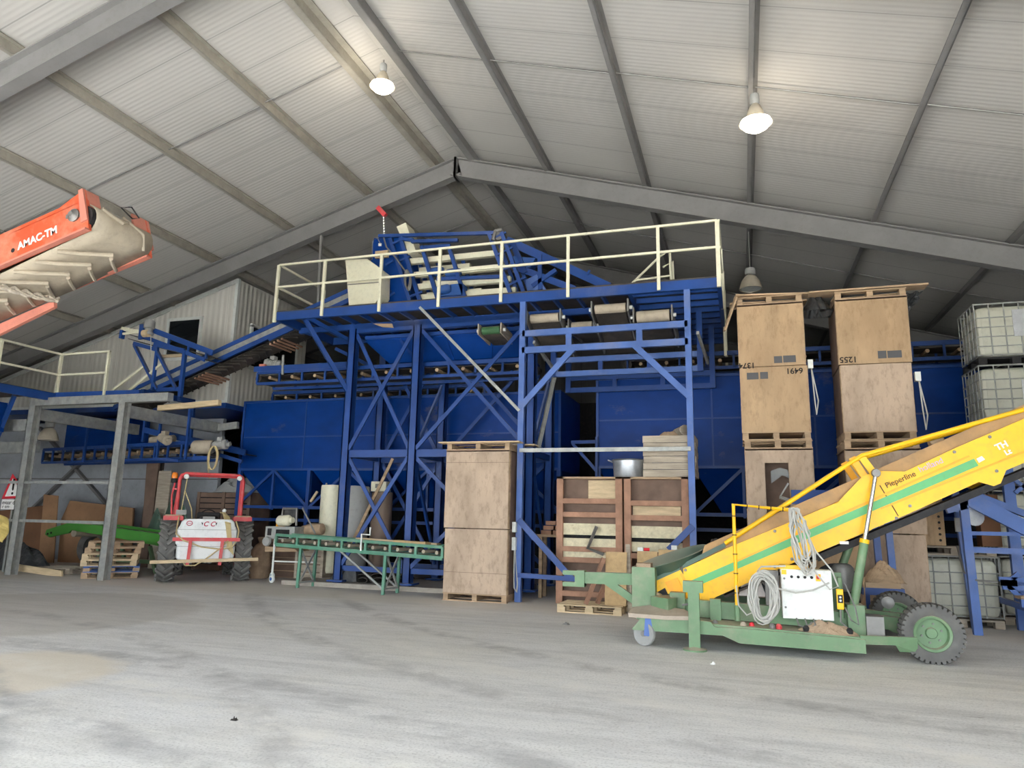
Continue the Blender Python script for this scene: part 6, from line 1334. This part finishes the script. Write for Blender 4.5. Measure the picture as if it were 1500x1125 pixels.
MB().path([rp_(1402, 800, 13.6), rp_(1412, 838, 13.3), rp_(1430, 850, 13.1), rp_(1462, 853, 13.1)], .016, 6).build('cable', 'steel', bf)
for k, (x, y0, y1, lab) in enumerate(((1289, 775, 870, 'a'), (1308, 770, 868, 'b'))):
    a = at(x-8, 760, 13.3); b_ = at(x+6, 900, 13.3)
    tag(bar((a.x, 13.3, a.z), (b_.x, 13.3, 0), .1, .1, (0, 1, 0)).build('steel_post', 'blue_dusty_lit' if k else 'blue'), ('blue post under the yellow conveyor just beyond its lift cylinder', 'blue post under the yellow conveyor closer to the caged tank')[k], 'post')
t = thing('small_stand', 'small blue stand with brown bricks behind the far conveyor wheel', 'stand', (2.05, 13.0, 0)); box((1.75, 12.8, .55), (2.35, 13.2, .66)).build('stand_top', 'blue', t); 
for x in (1.8, 2.25): box((x, 12.85, 0), (x+.06, 12.91, .55)).build('leg', 'blue', t)
tag(box((1.8, 12.8, .66), (2.3, 13.1, .74)).build('wood_board', 'timber'), 'flat wood board on the small blue stand', 'board'); heap('stone_block', 'rounded brown block on the small blue stand', 'block', (2.1, 13.0, .74), .3, .2, .28, 'timber', 71)
# low blue trolley with planks at the edge of the picture
tl = thing('flat_trolley', 'low blue steel platform with planks on it beside the blue frame', 'trolley', (4.7, 13.2, 0))
for z, y, x0 in ((.55, 12.6, 3.82), (.42, 12.45, 3.95), (.25, 12.3, 4.1)): bar((x0, y, z), (5.9, y, z), .08, .11).build('rail', 'blue_dusty_lit', tl)
for x in (3.9, 4.5, 5.1, 5.6): bar((x, 12.5, .48), (x+.05, 13.9, .48), .06, .09).build('cross_rail', 'blue', tl)
for x in (4.25, 5.4): box((x, 12.4, 0), (x+.12, 12.55, .3)).build('foot_block', 'timber_pale', tl)
for k, (x, y) in enumerate(((3.95, 12.75), (4.1, 13.0), (4.0, 13.3))): tag(bar((x, y, .58), (5.8, y+.15, .58), .22, .04).build('loose_plank', 'timber'), ('nearest', 'middle', 'rearmost')[k]+' plank lying on the low blue platform', 'plank', 'planks on the blue platform')
rk = thing('blue_bracket_rack', 'blue bracket arms with grey junction box above the low platform', 'rack', (4.4, 13.6, .8))
for x0, y0, x1, y1 in ((1463, 848, 1520, 850), (1468, 860, 1520, 862), (1476, 858, 1510, 890), (1482, 848, 1492, 840)): bar(at(x0, y0, 13.5), at(x1, y1, 13.5), .06, .07).build('bracket_arm', 'blue_dusty_lit', rk)
box(at(1466, 858, 13.45), at(1490, 850, 13.45)).build('junction_box', 'steel', rk); bar(at(1490, 870, 13.6), (4.55, 13.6, .0), .1).build('leg', 'blue', rk)
# small rubbish on the floor
for x, y, s, m, lab in ((1044, 973, .03, 'white', 'tiny white scrap on the floor ahead of the jack leg'), (343, 1055, .03, 'ink', 'small dark scrap on the open floor'), (829, 915, .06, 'steel', 'small flat stone on the floor by the pale pallet')):
    p = gz(x, y); heap('floor_scrap', lab, 'scrap', (p.x, p.y, 0), s, s*.6, s*.4, m, 5, 6, 6)
t = thing('hand_tool_motor', 'small yellow motor hanging above the yellow conveyor at the 1255 stack', 'motor', at(1372, 655, 13.5)); MB().lathe([(0, 0), (.12, 0), (.14, .05), (.14, .2), (0, .26)], at(1364, 655, 13.5), (1, 0, .4), 16).build('motor_body', 'timber', t, smooth=True)
